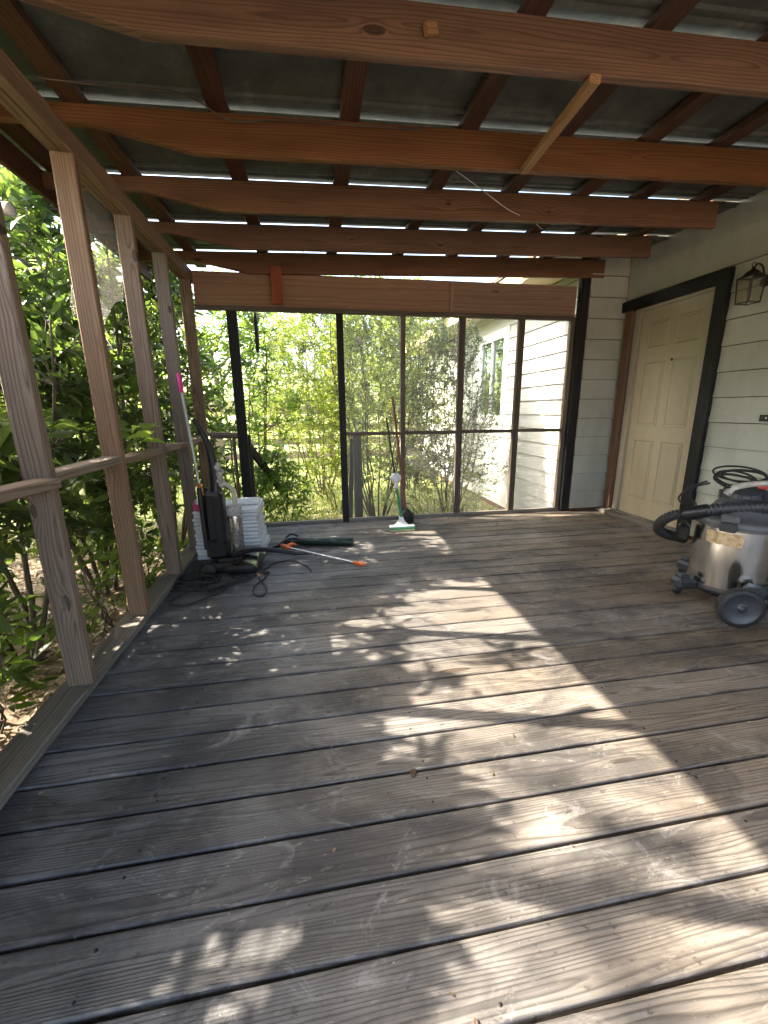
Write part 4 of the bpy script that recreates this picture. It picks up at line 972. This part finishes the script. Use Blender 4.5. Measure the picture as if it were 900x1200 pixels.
# ------------------------------------------------------------------ shop vacuum
SC = Vector((2.40, 1.93, 0)); RD = .208
sv = thing('shop_vacuum', tuple(SC), 'stainless drum wet and dry vacuum with big wheel by the house wall', 'vacuum cleaner')
def cz(x, y, z): return SC + Vector((x, y, z))
m = MB().lathe([(0, .075), (RD - .004, .075)], SC, n=72).lathe([(RD, .078), (RD, .20), (RD, .32), (RD, .43)], SC, n=72).lathe([(RD, .43), (RD + .005, .432), (RD + .007, .438), (RD + .005, .445), (RD - .004, .448)], SC, n=72); m.build('drum', M['steel'], sv)
m = MB().lathe([(RD - .03, .05), (RD + .004, .052), (RD + .010, .07), (RD + .006, .088), (RD, .09)], SC, n=48); m.build('base_ring', M['dgrey'], sv)
m = MB().lathe([(RD + .012, .440), (RD + .016, .448), (RD + .014, .474), (RD - .005, .485), (RD - .03, .49), (RD - .055, .52), (RD - .075, .555), (RD - .10, .58), (RD - .13, .592), (0, .598)], SC, n=48); m.build('lid', M['mgrey'], sv)
m = MB().lathe([(.115, .56), (.112, .60), (.098, .632), (.06, .645), (0, .648)], cz(.02, .03, 0), n=36)
for k in range(12):
    a = 2 * PI * k / 12; m.cbox(cz(.02 + math.cos(a) * .112, .03 + math.sin(a) * .112, .595), (.01, .024, .04), Matrix.Rotation(a, 4, 'Z').to_3x3(), .002)
m.build('motor_head', M['dgrey'], sv)
toC = Vector((-SC.x, -SC.y, 0)).normalized(); tl = Vector((-toC.y, toC.x, 0))     # towards the viewer's side of the drum
def ring_pt(ang, r, z):
    d = toC * math.cos(ang) + Vector((toC.y, -toC.x, 0)) * math.sin(ang); return SC + d * r + Vector((0, 0, z)), d
def rotz(d): return Matrix.Rotation(math.atan2(d.y, d.x), 4, 'Z').to_3x3()
for ang in (.22, 2.6):
    p, d = ring_pt(ang, RD + .018, .452); q = MB().cbox(p, (.022, .075, .05), rotz(d), .005); lo = q.build('latch', M['dgrey'], sv)
    p2, d = ring_pt(ang, RD + .0, .497); MB().cbox(p2, (.035, .085, .045), rotz(d), .008).build('latch_hook', M['mgrey'], lo)
for ang in (-.9, .35):
    m = MB()
    for k in range(4):
        p, d = ring_pt(ang + (k - 1.5) * .055, RD + .0135, .462); m.cbox(p, (.004, .008, .008), rotz(d), .001)
    m.build('vent', M['black'], sv)
p, d = ring_pt(-.22, RD + .001, .375)   # mottled tan band across the front of the drum
m = MB()
vs = []
for i in range(13):
    a = -.12 + .84 * i / 12
    for z in (.345, .415): pt_, dd_ = ring_pt(a, RD + .0015, z + .004 * math.sin(i * 2.2 + z * 40)); vs.append(pt_)
m.add(vs, [(2 * i, 2 * i + 1, 2 * i + 3, 2 * i + 2) for i in range(12)], None, None, True)
def band_mat():
    t = NT('mottled_tan_band'); n = t.noise(t.obj(), 28, 5, .7); c = t.ramp(n, [(.35, (.22, .13, .06)), (.5, (.5, .36, .2)), (.7, (.6, .5, .36))]); return t.done(t.pr(c, .35))
m.build('tan_band', band_mat(), sv)
# handle, switch
m = MB(); m.tube([cz(-.085, .04, .60), cz(-.06, .02, .645), cz(.0, -.03, .672), cz(.07, -.08, .675), cz(.13, -.12, .65), cz(.15, -.14, .60)], [.024, .020, .016, .016, .018, .020], 12, sub=4); m.build('handle', plain('dirty_white_plastic', (.42, .40, .36), .5, var=.3, sc=18), sv)
MB().cbox(cz(.06, -.02, .655), (.05, .04, .03), Matrix.Rotation(-.6, 4, 'Z').to_3x3(), .006).build('switch', M['red'], sv)
# casters, wheels
for ang, big in ((.86, False), (2.2, False)):
    p, d = ring_pt(ang, RD + .062, .078); bk = MB().cbox(p, (.115, .09, .062), rotz(d), .018); bk.cbox(p + d * .012 + Vector((0, 0, .04)), (.06, .06, .03), rotz(d), .01)
    ft = bk.build('caster_foot', M['dgrey'], sv)
    q = p + d * .03; MB().lathe([(0, .011), (.022, .011), (.026, .006), (.026, -.006), (.022, -.011), (0, -.011)], Vector((q.x, q.y, .027)), d.cross(Vector((0, 0, 1))), 18).build('caster_wheel', M['black'], ft)
WC = Vector((2.085, 1.60, .103)); ax = Vector((-.42, -.9, 0)).normalized()
for WCi in (WC, WC + Vector((.52, .02, 0)) - ax * .0 if False else Vector((2.62, 1.55, .103))):
    t_ = MB(); prof = [(.078, -.022), (.098, -.022), (.1015, -.012), (.1015, .012), (.098, .022), (.080, .022)]; t_.lathe(prof, WCi, ax, 48)
    u_ = ax.orthogonal().normalized(); w__ = ax.cross(u_)
    for k in range(44):
        a = 2 * PI * k / 44; dd_ = u_ * math.cos(a) + w__ * math.sin(a); tt = ax.cross(dd_)
        R = Matrix((dd_, tt, ax)).transposed(); t_.cbox(WCi + dd_ * .1005, (.006, .0075, .04), R, .0015)
    wh = t_.build('wheel', M['blackrub'], sv)
    MB().lathe([(0, .024), (.012, .024), (.014, .018), (.016, .014), (.03, .016), (.076, .013), (.081, .020), (.085, .020), (.086, -.02), (0, -.02)], WCi, ax, 40).build('hub', M['dgrey'], wh)
m = MB(); m.tube([WC - ax * .05, Vector((2.60, 1.60, .103))], .011, 10); m.cbox(cz(-.13, -.24, .115), (.10, .09, .10), rotz(toC), .02); m.cbox(cz(.0, -.235, .12), (.34, .05, .05), None, .012); m.cbox(cz(.17, -.17, .16), (.14, .14, .18), None, .02); m.build('axle_bracket', M['dgrey'], sv)
m = MB(); m.cbox(cz(.18, -.13, .30), (.07, .13, .34), rotz(toC), .02); m.build('rear_column', M['black'], sv)
# corrugated hose across the lid
def corr(mb, pts, r, pitch=.008, sub=14):
    P_, _ = smooth_path([Vector(p) for p in pts], r, sub); out = [P_[0]]; L_ = 0
    # resample evenly
    dist = [0]
    for i in range(1, len(P_)): dist.append(dist[-1] + (P_[i] - P_[i - 1]).length)
    n = int(dist[-1] / (pitch / 4)); res = []; rs = []; j = 0
    for k in range(n + 1):
        s = dist[-1] * k / n
        while j < len(dist) - 2 and dist[j + 1] < s: j += 1
        t = (s - dist[j]) / max(1e-6, dist[j + 1] - dist[j]); res.append(P_[j].lerp(P_[j + 1], t)); rs.append(r * (1 if k % 4 < 2 else .84))
    mb.tube(res, rs, 16)
m = MB(); corr(m, [cz(.30, -.34, .56), cz(.12, -.24, .575), cz(-.02, -.14, .565), cz(-.13, -.03, .54), cz(-.20, .05, .51)], .037, .021)
m.build('hose', M['dgrey'], sv)
m = MB(); m.tube([cz(-.19, .04, .513), cz(-.23, .09, .49), cz(-.26, .13, .475)], .041, 16); m.build('hose_cuff', M['black'], sv)
m = MB(); corr(m, [cz(-.24, .11, .48), cz(-.285, .165, .46), cz(-.31, .22, .41), cz(-.28, .27, .345), cz(-.20, .28, .30), cz(-.08, .26, .27)], .031, .018); m.build('hose', M['blackrub'], sv)
m = MB(); m.cbox(cz(-.20, .17, .36), (.07, .06, .09), rotz(toC), .015)
for k in range(10): m.cbox(cz(-.235 + .008 * k, .135 + .006 * k, .355), (.004, .05, .07), Matrix.Rotation(.2, 4, 'Z').to_3x3(), .001)
m.build('brush_nozzle', M['black'], sv)
m = MB(); random.seed(31)
for k in range(6):
    c = cz(.0 + random.uniform(-.05, .03), .06 + random.uniform(-.03, .03), .675 + .007 * k); r1, r2_ = random.uniform(.07, .12), random.uniform(.045, .075); a0 = random.uniform(0, 6); tl_ = random.uniform(-.1, .35)
    m.tube([c + Vector((r1 * math.cos(t) * .8, r1 * math.cos(t) * -.6 + r2_ * math.sin(t) * .6, tl_ * r2_ * math.cos(t + a0) + r2_ * .55 * math.sin(t))) for t in np.linspace(a0, a0 + 2 * PI, 14)], .0055, 6, sub=3)
m.tube([cz(-.10, .16, .66), cz(-.17, .20, .62), cz(-.24, .20, .56), cz(-.25, .16, .53)], .0055, 6, sub=5); m.tube([cz(-.09, .15, .65), cz(-.15, .19, .62), cz(-.19, .17, .57), cz(-.19, .12, .53)], .0055, 6, sub=5)
m.build('power_cord', M['blackrub'], sv)

# ------------------------------------------------------------------ light, sky, camera
S = -D
w = bpy.data.worlds.new('World'); bpy.context.scene.world = w; w.use_nodes = True
nt = w.node_tree; bg = nt.nodes['Background']; sk = nt.nodes.new('ShaderNodeTexSky'); sk.sky_type = 'NISHITA'; sk.sun_disc = False
sk.sun_elevation = math.asin(S.z); sk.sun_rotation = math.atan2(S.x, S.y); sk.air_density = 1.0; sk.dust_density = 4.5; sk.ozone_density = .3
nt.links.new(sk.outputs[0], bg.inputs[0]); bg.inputs[1].default_value = .15
sl = bpy.data.lights.new('sun', 'SUN'); sl.energy = 3.1; sl.angle = math.radians(.55); sl.color = (1, .89, .73)
so = bpy.data.objects.new('sun', sl); C.objects.link(so); so.rotation_euler = D.to_track_quat('-Z', 'Y').to_euler(); so.location = (-6, 3, 8)

pitch, yaw, roll = .242388607, .165647729, -.010652008
cp, sp, cy_, sy_ = math.cos(pitch), math.sin(pitch), math.cos(yaw), math.sin(yaw)
fw = Vector((sy_ * cp, cy_ * cp, -sp)); rt = Vector((cy_, -sy_, 0)); up = rt.cross(fw)
r2 = rt * math.cos(roll) + up * math.sin(roll); u2 = up * math.cos(roll) - rt * math.sin(roll)
cam = bpy.data.cameras.new('camera'); co_ = bpy.data.objects.new('camera', cam); C.objects.link(co_)
R = Matrix((r2, u2, -fw)).transposed().to_4x4(); R.translation = Vector((0, 0, 1.0957)); co_.matrix_world = R
cam.sensor_fit = 'VERTICAL'; cam.sensor_height = 36; cam.sensor_width = 27; cam.lens = 488.07 / 1200 * 36; cam.clip_start = .02; cam.clip_end = 600
sc = bpy.context.scene; sc.camera = co_
vs_ = sc.view_settings; vs_.view_transform = 'Standard'; vs_.look = 'None'; vs_.exposure = 3.3; vs_.gamma = 1; vs_.use_curve_mapping = False
try:
    sc.cycles.max_bounces = 10; sc.cycles.diffuse_bounces = 5; sc.cycles.transparent_max_bounces = 12; sc.cycles.transmission_bounces = 6; sc.cycles.sample_clamp_indirect = 6
except Exception: pass
